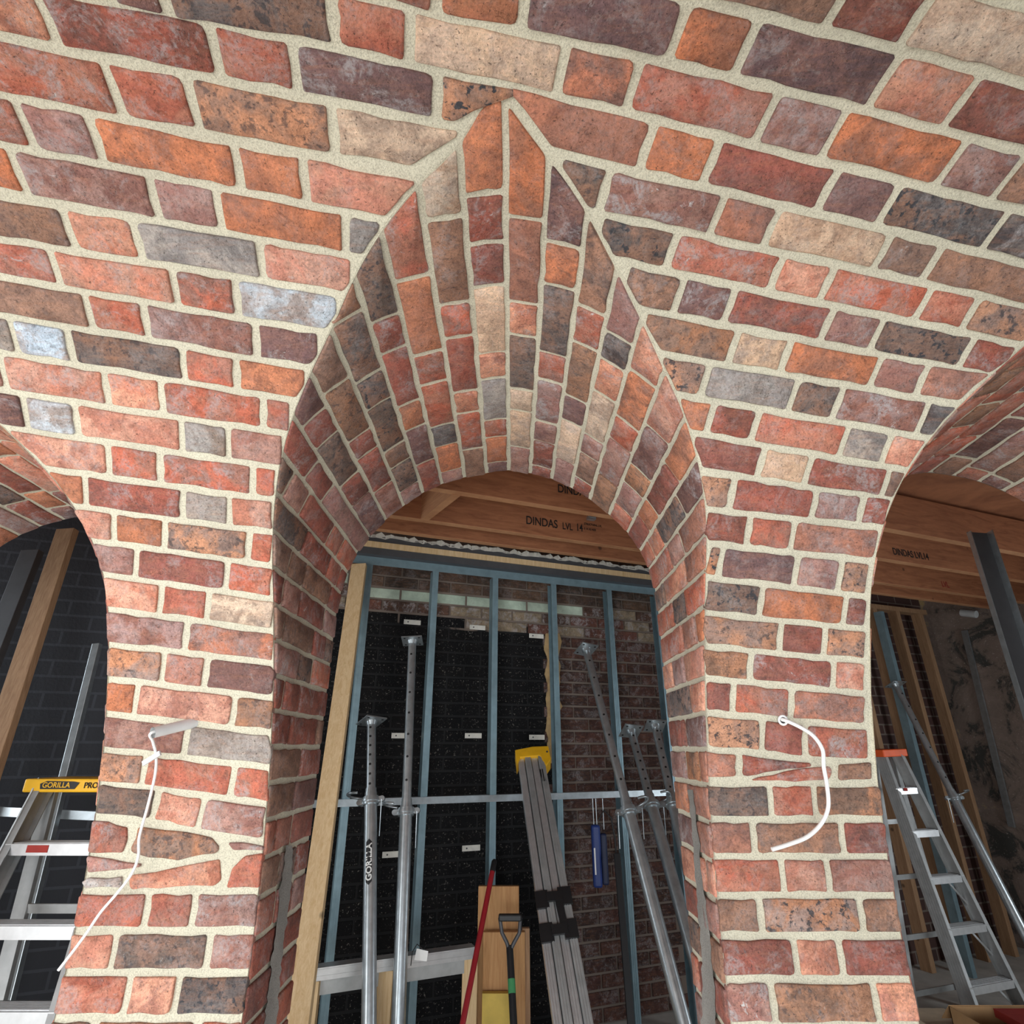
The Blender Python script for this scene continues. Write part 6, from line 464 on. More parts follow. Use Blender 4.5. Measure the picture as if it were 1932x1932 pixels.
lay('Vy', joined=True)
for q_ in ('', 'x'): lay('PL'+q_, -PIT, wall_fl, True); lay('PR'+q_, PIT, wall_fr, True)
# ------------------------------------------------------------------ room behind the arcade
KW = .39                                                   # the rear wall runs at a slant to the arcade
PSI = math.atan(KW); EX = Vector((math.cos(PSI), math.sin(PSI), 0)); EN = Vector((math.sin(PSI), -math.cos(PSI), 0)); UP = Vector((0, 0, 1))
WY, FY = 4.15, 3.80                                        # rear brick wall and stud frame in front of it
def wl(w, z, n=0.0, Y0=WY): return Vector((0, Y0, 0)) + EX*w + EN*n + UP*z
def pix(p):
    q = Vector(p) - Vector((0, 0, H)); z = q.y*ct + q.z*st; w = -q.y*st + q.z*ct
    return 966 + FPX*q.x/z, 966 - FPX*w/z
def slab(name, mat, c8, label, cat='wall', kind='structure'):
    o = MB().hexa(c8).build(name, mat); return tag(o, label, cat, kind=kind)
slab('floor', M['concrete'], [(-5, -4.2, -.1), (7, -4.2, -.1), (7, 8, -.1), (-5, 8, -.1), (-5, -4.2, 0), (7, -4.2, 0), (7, 8, 0), (-5, 8, 0)], 'bare concrete floor of the building site', 'floor')
# rear wall backing with its paint zones
N = NT('rear_wall_render'); geo = N.node('ShaderNodeNewGeometry'); dp = N.node('ShaderNodeVectorMath', operation='DOT_PRODUCT')
N.link(geo.outputs['Position'], dp.inputs[0]); dp.inputs[1].default_value = EX; sp_ = N.node('ShaderNodeSeparateXYZ'); N.link(geo.outputs['Position'], sp_.inputs[0])
vv = N.coord('Object'); nz = N.math('MULTIPLY', N.math('SUBTRACT', N.noise(vv, 4, 5), .5), .35)
W1 = (at(560, 1300, WY, KW) - Vector((0, WY, 0))).dot(EX) + EX.y*WY
W0 = (at(1050, 1300, WY, KW) - Vector((0, WY, 0))).dot(EX) + EX.y*WY; ZB = at(900, 1178, WY, KW).z
inx = N.step(N.math('ADD', N.math('SUBTRACT', W0, dp.outputs['Value']), N.math('MULTIPLY', nz, .2)), 0.0, .01)
inz = N.step(N.math('ADD', N.math('SUBTRACT', ZB, sp_.outputs[2]), nz), 0.0, .02)
base = N.ramp(N.noise(vv, 9, 6, .7), [(.3, rgba((140, 128, 112))), (.6, rgba((206, 194, 166)))])
inx = N.math('MULTIPLY', inx, N.step(N.math('SUBTRACT', dp.outputs['Value'], W1), 0.0, .01))
lft = N.step(N.math('SUBTRACT', dp.outputs['Value'], W1), -.05, .05)
low = N.step(sp_.outputs[2], ZB-.05, ZB+.05)
base = N.mix(low, N.mix(lft, rgba((56, 58, 64)), rgba((122, 108, 98))), N.mix(lft, rgba((70, 70, 74)), base))
blk = N.ramp(N.noise(vv, 40, 6, .75), [(.55, rgba((12, 12, 14))), (.68, rgba((18, 18, 19))), (.78, rgba((130, 126, 116)))])
W2 = (at(1305, 1300, WY, KW) - Vector((0, WY, 0))).dot(EX) + EX.y*WY
bt = N.node('ShaderNodeTexBrick'); cv = N.node('ShaderNodeCombineXYZ'); N.link(dp.outputs['Value'], cv.inputs[0]); N.link(sp_.outputs[2], cv.inputs[1]); N.link(cv.outputs[0], bt.inputs['Vector'])
for k_, v_ in (('Scale', 1.0), ('Mortar Size', .007), ('Mortar Smooth', .2), ('Brick Width', .238), ('Row Height', .083), ('Color1', rgba((84, 56, 50))), ('Color2', rgba((66, 48, 45))), ('Mortar', rgba((118, 106, 97)))): bt.inputs[k_].default_value = v_
base = N.mix(N.step(N.math('SUBTRACT', dp.outputs['Value'], W2), 0.0, .01), base, bt.outputs[0])
base = N.mix(N.math('MULTIPLY', N.math('SUBTRACT', 1.0, lft), .5), base, N.mix(1.0, base, N.mix(bt.outputs[1], (.55, .53, .53, 1), (1.7, 1.7, 1.7, 1)), 'MULTIPLY'))
N.link(N.mix(N.math('MULTIPLY', inx, inz), base, blk), N.bsdf.inputs['Base Color']); N.bsdf.inputs['Roughness'].default_value = .8
N.bump(N.noise(vv, 60, 4), .4, .004); M['rear'] = N.m
wall_back = slab('wall_back', M['rear'], [wl(-4.0, 0), wl(5.2, 0), wl(5.2, 0, -.12), wl(-4.0, 0, -.12), wl(-4.0, 3.3), wl(5.2, 3.3), wl(5.2, 3.3, -.12), wl(-4.0, 3.3, -.12)],
     'old rear brick wall with a black painted area seen through the central arch')
bm_ = MB(); w2, h2, dp_, iv = .113, .0345, .010, .004
bm_.add([(-w2,0,-h2),(w2,0,-h2),(w2,0,h2),(-w2,0,h2),(-w2+.001,-dp_+.003,-h2+.001),(w2-.001,-dp_+.003,-h2+.001),(w2-.001,-dp_+.003,h2-.001),(-w2+.001,-dp_+.003,h2-.001),
   (-w2+iv,-dp_,-h2+iv),(w2-iv,-dp_,-h2+iv),(w2-iv,-dp_,h2-iv),(-w2+iv,-dp_,h2-iv)],
   [(0,1,5,4),(1,2,6,5),(2,3,7,6),(3,0,4,7),(4,5,9,8),(5,6,10,9),(6,7,11,10),(7,4,8,11),(8,9,10,11)])
rear_me = bpy.data.meshes.new('rear_brick'); rear_me.from_pydata(bm_.v, [], bm_.f); rear_me.update(); rear_me.materials.append(M['brick'])
paint_me = rear_me.copy(); paint_me.name = 'painted_brick'; paint_me.materials.clear(); paint_me.materials.append(M['paint'])
rr = random.Random(4); cand = []
for i in range(36):
    z = .0415 + .083*i
    for k in range(-9, 12):
        w = k*.238 + (.119 if i % 2 else 0); p = wl(w, z)
        x, y = pix(p)
        if 560 < x < 1300 and 1040 < y < 1980: cand.append((p, x, y))
rest = []
for j, (p, x, y) in enumerate(cand):
    yt = y - .11*(x-900)
    if j % 100 < 0: continue
    o = bpy.data.objects.new('brick', rear_me); COL.objects.link(o); o.parent = wall_back; o.location = p - wall_back.location + EN*.001; o.rotation_euler = (rr.uniform(-.01, .01), 0, PSI+rr.uniform(-.012, .012))
    sp, bl = .1, .2
    if yt < 1117: c = rr.choice([(84, 66, 56), (70, 58, 50), (98, 76, 60)]); bl = .15
    elif 1117 < yt and yt < 1140 and x < 1090: c = rr.choice([(188, 202, 184), (180, 196, 178)]); bl = .05
    elif yt < 1180: c = rr.choice([(110, 70, 60), (90, 66, 56), (150, 134, 112)]); bl = .7
    elif x < 1046: c = rr.choice([(15, 15, 17), (18, 17, 18), (13, 13, 15)]); bl = .16; sp = 0
    else: c = rr.choice([(84, 54, 48), (74, 50, 45), (92, 62, 54), (66, 48, 44)]); bl = .3
    if c[1] < 30 or c[1] > 190: o.data = paint_me; o.location -= EN*.006
    o.color = rgba(c); o['tint'] = lin(tuple(q*.85 for q in c)); o['speckle'] = sp; o['bloom'] = bl
rp = random.Random(9); Lp, Rp = [], []
for i in range(17):
    y_ = 1195 + i*(1440-1195)/16; a_ = at(1031+ (i/16)*4 + rp.uniform(-4, 3), y_, WY-.02, KW); b_ = at(1056 + (i/16)*2 - (i > 9)*8 + rp.uniform(-4, 5), y_, WY-.02, KW); Lp.append(a_); Rp.append(b_)
mp_ = MB()
for i in range(16): mp_.hexa([Lp[i]-EN*.02, Rp[i]-EN*.02, Rp[i], Lp[i], Lp[i+1]-EN*.02, Rp[i+1]-EN*.02, Rp[i+1], Lp[i+1]])
mp_.build('plaster_remnant', simple('tan_plaster', (186, 156, 112), .9, 0, .2, 20), wall_back)
# right-hand side wall with peeling plaster, left side wall, plank ceiling
N = NT('peeling_plaster'); vv = N.coord('Object')
pl = N.ramp(N.noise(vv, 3.2, 6, .7, .6), [(.40, rgba((72, 70, 66))), (.46, rgba((128, 112, 102))), (.60, rgba((146, 128, 118))), (.68, rgba((190, 164, 118)))])
N.link(N.mix(N.math('MULTIPLY', N.step(N.noise(vv, 60, 4), .62, .7), .4), pl, rgba((210, 200, 190))), N.bsdf.inputs['Base Color']); N.bsdf.inputs['Roughness'].default_value = .9; N.bump(N.noise(vv, 25, 5), .5, .01); M['peel'] = N.m
cr_ = at(1742, 1165, WY, KW); wc = (cr_ - Vector((0, WY, 0))).dot(EX)
slab('wall_side_right', M['peel'], [wl(wc, 0), wl(wc, 0, 4.2), wl(wc+.12, 0, 4.2), wl(wc+.12, 0), wl(wc, 3.3), wl(wc, 3.3, 4.2), wl(wc+.12, 3.3, 4.2), wl(wc+.12, 3.3)], 'side wall with peeling pink and ochre plaster behind the right ladder')
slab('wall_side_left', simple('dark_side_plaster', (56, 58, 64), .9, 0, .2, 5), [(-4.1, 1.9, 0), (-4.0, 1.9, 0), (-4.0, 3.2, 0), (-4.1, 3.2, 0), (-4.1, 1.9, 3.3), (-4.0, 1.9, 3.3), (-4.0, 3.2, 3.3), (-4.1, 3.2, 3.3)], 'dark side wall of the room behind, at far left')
slab('ceiling_rear', M['lvl'], [(-4.6, 1.8, 3.0), (7, 1.8, 3.0), (7, 8, 3.0), (-4.6, 8, 3.0), (-4.6, 1.8, 3.05), (7, 1.8, 3.05), (7, 8, 3.05), (-4.6, 8, 3.05)], 'timber floor boards above the joists of the room behind', 'ceiling')

# ------------------------------------------------------------------ floor joists of laminated timber with stamped lettering
def lettering(text, p, size, xdir, mat, parent, name='stamped_lettering', normal=None, bold=0.012, xs=1.0):
    cu = bpy.data.curves.new('lettering', 'FONT'); cu.body = text; cu.size = size; cu.extrude = .0006; cu.offset = bold*size
    t = bpy.data.objects.new('tmp', cu); COL.objects.link(t)
    dg = bpy.context.evaluated_depsgraph_get(); me = bpy.data.meshes.new_from_object(t.evaluated_get(dg)); bpy.data.objects.remove(t); bpy.data.curves.remove(cu)
    x = Vector(xdir).normalized(); n = Vector(normal).normalized(); y = n.cross(x)
    me.materials.clear(); me.materials.append(mat)
    o = bpy.data.objects.new(name, me); COL.objects.link(o)
    R = Matrix((x, y, n)).transposed()
    me.transform((R @ Matrix.Diagonal((xs, 1, 1))).to_4x4()); o.parent = parent; o.location = Vector(p) - wpos(parent)
    return o
JZ = 1.17 + H; JY = (2.22, 2.66, 3.12, 3.37)
names = ['nearest laminated timber joist above the central arch', 'second laminated timber joist, stamped at its upper part', 'third laminated timber joist, stamped with large black lettering', 'rear laminated timber joist just above the stud frame plates']
JO = []
for i, Y0 in enumerate(JY):
    a, b = (-2.2 if i else -1.0), wc + EX.y*(WY-Y0) - .005
    root = empty('floor_joist', wl(0, JZ, 0, Y0), names[i], 'joist', 'laminated joists over the rear room')
    f = MB().bar(wl(a, JZ+.12, 0, Y0), wl(b, JZ+.12, 0, Y0), .24, .045, UP).build('beam', M['lvl'], root)
    MB().bar(wl(a, JZ-.0015, 0, Y0), wl(b, JZ-.0015, 0, Y0), .045, .003, EN).build('bottom_edge', M['lvl_edge'], root)
    JO.append(f)
def stamp(x, y, i, text, size, mat=None, xs=.78):
    Y0 = JY[i]; n = .0232
    p = at(x, y, Y0 - n/ math.cos(PSI), KW); return lettering(text, p + EN*.0006, size, EX, mat or M['ink'], JO[i], normal=EN, xs=xs)
stamp(992, 988, 2, 'DINDAS', .074); stamp(1061, 998, 2, 'LVL', .062, None, .72); stamp(1087, 1001, 2, '14', .068, None, .7); stamp(1102, 990, 2, 'STRUCTURAL LVL', .02); stamp(1102, 999, 2, 'E 14 AS NZS', .02)
stamp(1052, 928, 1, 'DINDAS', .066)
stamp(1686, 1046, 1, 'DINDAS LVL14', .07)
stamp(1778, 1107, 2, 'LVL', .07, M['redink'])
# blocking between joists, joist hanger
p0, p1 = at(862, 905, 2.68, KW), at(800, 988, 3.1, KW)
p0.z = p1.z = JZ + .09
tag(MB().bar(p0, p1, .19, .045, UP).build('joist_blocking', M['lvl_edge']), 'short diagonal timber block between two joists, upper left in the arch', 'timber')
hp = at(1117, 962, 2.98, KW)
h_ = empty('joist_hanger', hp, 'small grey steel hanger strap on the joists', 'bracket')
MB().bar(hp+UP*.09, hp-UP*.05, .045, .006, EX).build('strap', M['galv'], h_); MB().bar(hp-UP*.05+EN*.0, hp-UP*.05-EN*.03, .05, .02, EX).build('stirrup', M['galv'], h_)

# ------------------------------------------------------------------ steel stud frame
def c_stud(b, p, q, w=.038, dpt=.064, side=1):
    e = EX*side
    b.bar(p, q, w, .002, EX)                                 # front flange
    b.bar(p - e*(w/2) - EN*(dpt/2), q - e*(w/2) - EN*(dpt/2), dpt, .002, EN)
    b.bar(p - EN*dpt, q - EN*dpt, w, .002, EX)
    b.bar(p + e*(w/2) - EN*.007, q + e*(w/2) - EN*.007, .014, .0016, EN)
    for o_ in (-.006, .006): b.bar(p + EX*o_ + EN*.0015, q + EX*o_ + EN*.0015, .003, .003, EX)
    return b
fr = empty('stud_frame', wl(.1, 0, 0, FY), 'galvanised steel stud frame with noggin in front of the rear wall', 'stud frame')
zt = at(935, 1087, FY, KW).z
for x in (697, 822, 935, 1045, 1150, 1240):
    p = at(x, 1075 + .11*(x-697), FY, KW); p.z = zt - .01
    c_stud(MB(), Vector((p.x, p.y, 0.01)), p, side=-1 if x > 1000 else 1).build('stud', M['bluegalv'], fr)
zn = at(935, 1506, FY, KW).z
pl_, pr_ = at(560, 1525, FY, KW), at(1330, 1488, FY, KW); pl_.z = pr_.z = zn
MB().bar(pl_+EN*.006, pr_+EN*.006, .036, .002, UP).bar(pl_ - EN*.03 + UP*.018, pr_ - EN*.03 + UP*.018, .06, .002, EN).build('noggin', M['galv'], fr)
tl, tr_ = at(655, 1062, FY, KW), at(1330, 1120, FY, KW); tl.z = tr_.z = zt
MB().bar(tl+UP*.012+EN*.004, tr_+UP*.012+EN*.004, .052, .002, UP).bar(tl+UP*.038-EN*.03, tr_+UP*.038-EN*.03, .07, .002, EN).build('top_track', M['bluegalv'], fr)
ps = empty('plate_stack', wl(.1, zt+.04, 0, FY), 'pale timber plate between grey steel channels under the joists', 'plate')
MB().bar(tl+UP*.062+EN*.012, tr_+UP*.062+EN*.012, .045, .09, UP).build('lower_channel', M['dark_steel'], ps)
MB().bar(tl+UP*.104+EN*.02, tr_+UP*.104+EN*.02, .038, .09, UP).build('timber_plate', M['pine'], ps)
MB().bar(tl+UP*.142+EN*.012, tr_+UP*.142+EN*.012, .036, .09, UP).build('upper_channel', M['dark_steel'], ps)
fm = MB(); rf = random.Random(8); nf = 90
top = [tl+UP*(.164+rf.uniform(.004, .03)) + (tr_-tl)*(i/nf) for i in range(nf+1)]; bot = [tl+UP*(.160-rf.uniform(0, .014)) + (tr_-tl)*(i/nf) for i in range(nf+1)]
for i in range(nf): fm.hexa([bot[i]+EN*.06, bot[i+1]+EN*.06, bot[i+1]-EN*.02, bot[i]-EN*.02, top[i]+EN*(.05+rf.uniform(0, .015)), top[i+1]+EN*.05, top[i+1]-EN*.02, top[i]-EN*.02])
fm.build('torn_plaster_edge', M['foam'], ps)
# small plaster ties on the rear wall
TIES = (((778, 1174), 'top left of the black wall, above the taller prop head'), ((901, 1184), 'top row of the black wall beside the third stud'), ((1012, 1200), 'top right corner of the black painted area'),
 ((756, 1388), 'middle row of the black wall, between the two upright props'), ((893, 1388), 'middle row of the black wall, left of the third stud'), ((1013, 1391), 'black wall just above the yellow end cap'),
 ((740, 1612), 'low on the black wall between the upright props'), ((889, 1600), 'low on the black wall above the red broom handle'))
for (x, y), wh_ in TIES:
    c = at(x, y, WY-.016/math.cos(PSI), KW); t_ = empty('wall_tie', c, 'small pale fixing plate, ' + wh_, 'fixing plate', 'plates on the black wall')
    tp_ = MB().bar(c-EX*.058, c+EX*.058, .032, .005, UP).build('plate', M['foam'], t_, .001)
    MB().tube([c-EX*.03-EN*.002, c-EX*.03+EN*.005], .005, 8).build('screw', M['dark_steel'], tp_)

# ------------------------------------------------------------------ adjustable steel props
def prop(p_top, p_bot, frac, label, plate_rot=0.0, sticker=False, plate=True, handle=1, group='steel props behind the arch'):
    """p_top under the head plate, p_bot on the floor, frac = share of the length above the collar"""
    ax = (p_bot-p_top).normalized(); pc = p_top + (p_bot-p_top)*frac; side = ax.cross(Vector((0, 1, 0))).normalized(); fwd = side.cross(ax).normalized()
    if fwd.y > 0: fwd = -fwd
    root = empty('steel_prop', p_bot, label, 'prop', group)
    it_ = MB().tube([p_top, pc + ax*.05], .0235, 16).build('inner_tube', M['galv'], root)
    hb = MB()
    for i in range(7):
        q = p_top + (pc-p_top)*((i+.8)/7.8) + fwd*.0225; hb.tube([q, q+fwd*.0015], .0065, 8)
    hb.build('pin_holes', M['black'], it_)['kind'] = 'stuff'
    MB().tube([pc - ax*.012, pc + ax*.05, p_bot], .03, 18, radii=[.0295, .030, .030]).build('outer_tube', M['galv'], root)
    co_ = MB().tube([pc - ax*.03, pc + ax*.0], .0275, 18).tube([pc + ax*.01, pc + ax*.045], .039, 18).tube([pc + ax*.022, pc + ax*.033], .044, 18).build('collar', M['galv'], root)
    for s_ in (-1, 1): MB().bar(pc + ax*.027 + side*s_*.036, pc + ax*.027 + side*s_*.056, .026, .016, ax).tube([pc + ax*.027 + side*s_*.056 - fwd*.009, pc + ax*.027 + side*s_*.056 + fwd*.009], .0135, 14).build('lug', M['galv'], co_)
    arc_ = [pc + side*(-handle)*(.05+.06*math.sin(t*math.pi/9)) + fwd*(.02+.05*math.cos(t*math.pi/9)) - ax*(.012*math.sin(t*math.pi/9)) for t in range(10)]
    MB().tube(arc_, .006, 8).build('pin_handle', M['galv'], co_)
    MB().tube([pc + ax*.03 + side*handle*.055 + fwd*.01, pc + ax*.03 + side*handle*.058 + Vector((0, 0, -.16)) + fwd*.01], .0028, 6).build('wire_pin', M['galv'], root)
    if plate:
        u = (Matrix.Rotation(plate_rot, 3, 'Z') @ Vector((1, 0, 0))); w = Vector((0, 0, 1)).cross(u); c = p_top
        nz_ = -ax; u = (u - nz_*u.dot(nz_)).normalized(); w = nz_.cross(u)
        pm = MB(); h = .06
        hp_ = pm.prism([c+u*h+w*h, c-u*h+w*h, c-u*h-w*h, c+u*h-w*h], nz_*.006).build('head_plate', M['galv'], root)
        nb = MB()
        for s_ in (-1, 1):
            for t_ in (-1, 1): nb.tube([c+u*s_*.042+w*t_*.042+ax*.0005, c+u*s_*.042+w*t_*.042-ax*.0075], .007, 8)
        nb.build('bolt_holes', M['black'], hp_)['kind'] = 'stuff'
        MB().tube([c, c+ax*.02], .031, 16, radii=[.031, .0245]).build('weld', M['galv'], root)
    MB().box((p_bot.x-.06, p_bot.y-.06, 0), (p_bot.x+.06, p_bot.y+.06, .006)).build('base_plate', M['galv'], root)
    if sticker:
        p, q = sticker; L = (q-p).length; pts = 14; vs = []; fs = []
        # pill shaped label wrapped on the tube
        for i in range(pts+1):
            s_ = i/pts; dd = min(s_, 1-s_)*L; half = .5 if dd > .018 else .5*math.sqrt(max(0, 1-(1-dd/.018)**2))
            for k in range(7):
                a = (k/6-.5)*2*half*.95; vs.append(p + ax*(s_*L) + (fwd*math.cos(a) + side*math.sin(a))*.0308)
        for i in range(pts):
            for k in range(6): fs.append((i*7+k, i*7+k+1, (i+1)*7+k+1, (i+1)*7+k))
        lb = MB().add(vs, fs, True).build('sticker', M['black'], root)
        up = -ax; cc = (p+q)/2
        me_o = lettering('GORILLA', q - ax*.016 + fwd*.0322 + side*.0, .036, up, M['white'], lb, 'sticker_lettering', fwd, .028)
        w_ = max(v.co.dot(up) for v in me_o.data.vertices); me_o.data.transform(Matrix.Translation(-(fwd.cross(up))*.0125))
        k_ = (L-.034)/w_
        for v_ in me_o.data.vertices:
            al = v_.co.dot(up); v_.co += up*(al*k_-al)
            sd = v_.co.dot(side); v_.co += fwd*(math.sqrt(max(.0313**2-min(abs(sd), .03)**2, 0))-.0313)
    return root
def prop_px(a, Ya, b, Yb, colpx, label, **kw):
    p, q = at(*a, Ya), at(*b, Yb); f = to_floor(p, q, 0.0)
    # share of length at the collar pixel row
    lo, hi = 0., 1.
    for _ in range(40):
        m_ = (lo+hi)/2
        if pix(p+(f-p)*m_)[1] < colpx: lo = m_
        else: hi = m_
    if 'sticker' in kw:
        y0, y1 = kw['sticker']; r_ = []
        for yy in (y0, y1):
            l2, h2_ = 0., 1.
            for _ in range(40):
                m2 = (l2+h2_)/2
                if pix(p+(f-p)*m2)[1] < yy: l2 = m2
                else: h2_ = m2
            r_.append(p+(f-p)*l2)
        kw['sticker'] = r_
    return prop(p, f, lo, label, **kw)
prop_px((701, 1362), 3.25, (696, 1920), 2.85, 1500, 'shorter steel prop with black pill-shaped sticker and diamond-turned head plate', plate_rot=.75, sticker=(1585, 1672), handle=1)
prop_px((778, 1210), 3.42, (752, 1920), 2.95, 1520, 'taller steel prop with square head plate beside the stickered one', plate_rot=.05, handle=1)
prop_px((1106, 1226), 3.72, (1288, 1920), 2.85, 1520, 'long steel prop leaning to the left against the studs', plate_rot=.5, handle=-1)
prop_px((1191, 1380), 3.72, (1322, 1850), 3.0, 1510, 'middle of the three props leaning at right of the arch', plate_rot=.3, handle=-1)
prop_px((1236, 1370), 3.72, (1326, 1760), 3.15, 1508, 'rightmost leaning prop, half hidden by the right jamb', plate_rot=.1, handle=-1)
prop_px((1690, 1292), 4.95, (1932, 1760), 4.35, 1498, 'steel prop leaning in front of timber studs behind right ladder', plate_rot=.2, handle=-1)

# ------------------------------------------------------------------ leaning timbers
def plank(a, Ya, b, Yb, w, t, mat, label, name='timber_stud', side=(1, 0, 0), floor=True, cat='timber', ka=0., kb=0.):
    p, q = at(*a, Ya, ka), at(*b, Yb, kb); f = to_floor(p, q, .0) if floor else q
    o = MB().bar(f, p, w, t, side).build(name, mat, None, .002); return tag(o, label, cat)
def oriented(mat_name, p, q): return M[mat_name]
plank((678, 1066), 3.40, (566, 1900), 2.72, .09, .035, M['pine'], 'long pale pine plank leaning beside the left jamb')
pb = at(945, 1672, 3.3)
def board(x0, x1, ytop, Y, mat, label, t=.03):
    p, q = at(x0, ytop, Y), at(x1, ytop, Y)
    o = MB().box((p.x, Y-t/2, 0), (q.x, Y+t/2, p.z)).build('timber_board', mat, None, .002); return tag(o, label, 'board', 'offcut boards leaning on the rear wall')
board(903, 979, 1671, 3.36, M['ply'], 'tallest honey coloured board standing behind the red handle')
board(912, 990, 1757, 3.30, M['ply'], 'middle honey coloured board behind the shovel handle')
board(985, 999, 1750, 3.33, M['pine_old'], 'narrow brown board edge right of the shovel')
board(910, 963, 1872, 3.25, simple('yellowed_board', (206, 176, 84), .7), 'low yellowed board at the bottom beside the shovel')
# trestle: aluminium beam on pine legs
ta, tb = at(570, 1836, 2.95), at(893, 1796, 3.25); tb.z = ta.z = (ta.z+tb.z)/2
tr0 = empty('trestle', Vector((ta.x, ta.y, 0)), 'low aluminium beam trestle with pine legs at the foot of the arch', 'trestle')
MB().bar(ta, tb, .045, .06, UP).bar(ta+Vector((0, -.032, .014)), tb+Vector((0, -.032, .014)), .006, .004, UP).bar(ta+Vector((0, -.032, -.008)), tb+Vector((0, -.032, -.008)), .004, .004, UP).build('beam', M['alu'], tr0)
MB().bar(ta-UP*.055+Vector((0, .03, 0)), tb-UP*.055+Vector((0, .03, 0)), .06, .03, UP).build('beam_web', M['alu_dull'], tr0)
for f_ in (.05, .46, .98):
    c = ta.lerp(tb, f_); MB().bar(Vector((c.x, c.y+.02, 0)), Vector((c.x, c.y+.02, c.z-.03)), .07, .035, (1, 0, 0)).build('leg', M['pine'], tr0)
tgp = at(792, 1798, 3.08); tl2 = empty('paper_tag', tgp, 'white paper tag tied with black wire on the trestle beam', 'tag')
MB().prism([tgp+Vector((-.02, -.02, -.02)), tgp+Vector((.035, -.02, -.025)), tgp+Vector((.04, -.02, .012)), tgp+Vector((-.012, -.02, .022))], (0, .0015, 0)).build('paper', M['white'], tl2)
MB().tube([tgp+Vector((-.03, -.022, .01)), tgp+Vector((-.01, -.03, .04)), tgp+Vector((.02, -.03, .02)), tgp+Vector((.03, -.02, .035))], .0022, 6).tube([tgp+Vector((-.03, -.022, .012)), tgp+Vector((-.034, -.02, -.04))], .0022, 6).build('wire', M['black'], tl2)

# ------------------------------------------------------------------ aluminium trestle plank bundle with yellow end, straps
p, q = at(1000, 1432, 3.62), at(1078, 1925, 2.78); f = to_floor(p, q); ax = (f-p).normalized(); sd = Vector((1, 0, 0)); sd = (sd-ax*sd.dot(ax)).normalized(); fw = sd.cross(ax); fw = fw if fw.y < 0 else -fw
al = empty('extension_plank', f, 'leaning bundle of ribbed aluminium rails with yellow end cap and black straps', 'aluminium rails')
for j_, (o_, d_) in enumerate(((-.056, .0), (-.017, .012), (.022, .0), (.060, .015))):
    b = MB().bar(p+sd*o_+fw*d_, f+sd*o_+fw*d_, .034, .05, sd)
    for r_ in (-.011, 0, .011): b.bar(p+sd*(o_+r_)+fw*(d_+.026), f+sd*(o_+r_)+fw*(d_+.026), .004, .005, sd)
    b.build('rail', M['alu'] if j_ % 2 == 0 else M['alu_dull'], al)
MB().prism([p+sd*(-.085)+fw*.045-ax*.035, p+sd*.02+fw*.045-ax*.05, p+sd*.115+fw*.045-ax*.045, p+sd*.115+fw*.045+ax*.05, p+sd*.08+fw*.045+ax*.095, p+sd*.055+fw*.045+ax*.02, p+sd*(-.06)+fw*.045+ax*.02, p+sd*(-.085)+fw*.045+ax*.07], -fw*.085).build('end_cap', M['yellow'], al, .004)
MB().tube([p+sd*.1+fw*.047+ax*.0, p+sd*.1+fw*.05+ax*.0], .006, 8).build('rivet', M['dark_steel'], al)
for fr_ in (.40, .468):
    c = p.lerp(f, fr_)
    MB().bar(c-sd*.080+fw*.032, c-sd*.022+fw*.036, .075, .012, ax).bar(c+sd*.024+fw*.046, c+sd*.084+fw*.046, .075, .012, ax).bar(c-sd*.03+fw*.05, c+sd*.04+fw*.05, .04, .012, ax).build('strap', M['black'], al)
c = p.lerp(f, .434); MB().bar(c-ax*.07+sd*.02+fw*.046, c+ax*.07+sd*.03+fw*.046, .03, .014, sd).build('buckle', M['black'], al)
c = p.lerp(f, .07); MB().bar(c-ax*.03+sd*.05+fw*.036, c+ax*.05+sd*.055+fw*.036, .02, .012, sd).build('catch', M['black'], al)

# ------------------------------------------------------------------ broom handle, shovel, hanging blue tool, black pipe
p, q = at(931, 1634, 3.2), at(875, 1920, 2.9); f = to_floor(p, q); br_ = empty('broom_handle', f, 'red broom handle leaning in front of the boards', 'handle')
MB().tube([p, f], .0125, 12).build('stick', M['red'], br_); a_ = (f-p).normalized(); MB().tube([p-a_*.03, p-a_*.02, p+a_*.025], .0135, 12, radii=[.007, .0135, .0138]).build('end_cap', M['black'], br_)
p, q = at(962, 1795, 3.12), at(969, 1930, 3.0); f = to_floor(p, q, .3); a_ = (f-p).normalized()
sh = empty('shovel', Vector((f.x, f.y, 0)), 'black shovel with a D-shaped grip standing before the boards', 'shovel')
gl, gr_ = at(943, 1731, 3.14), at(982, 1731, 3.14)
MB().bar(gl-Vector((.006, 0, 0)), gr_+Vector((.006, 0, 0)), .028, .03, UP).build('grip', M['black'], sh, .006)
MB().tube([gl, at(947, 1760, 3.13), at(956, 1778, 3.125), p], .0085, 8).tube([gr_, at(980, 1760, 3.13), at(970, 1778, 3.125), p], .0085, 8).build('yoke', M['dark_steel'], sh)
MB().tube([p-a_*.02, f], .016, 12).build('shaft', M['black'], sh)
c = p.lerp(f, .27); MB().tube([c-a_*.025, c+a_*.025], .0168, 12).build('green_label', simple('green_label_paint', (70, 150, 96), .5), sh)
MB().prism([f+Vector((-.1, -.01, .02)), f+Vector((.1, -.01, .02)), f+Vector((.095, -.03, -.2)), f+Vector((0, -.04, -.29)), f+Vector((-.095, -.03, -.2))], (0, .008, 0)).build('blade', M['dark_steel'], sh)
bc = at(1133, 1610, 3.72); bl_ = empty('hanging_charger', bc, 'blue plastic tool hanging by wires from the stud noggin', 'tool')
MB().bar(bc+Vector((-.024, 0, -.165)), bc+Vector((-.022, 0, .145)), .05, .05, (1, 0, 0)).build('body', M['blue'], bl_, .012)
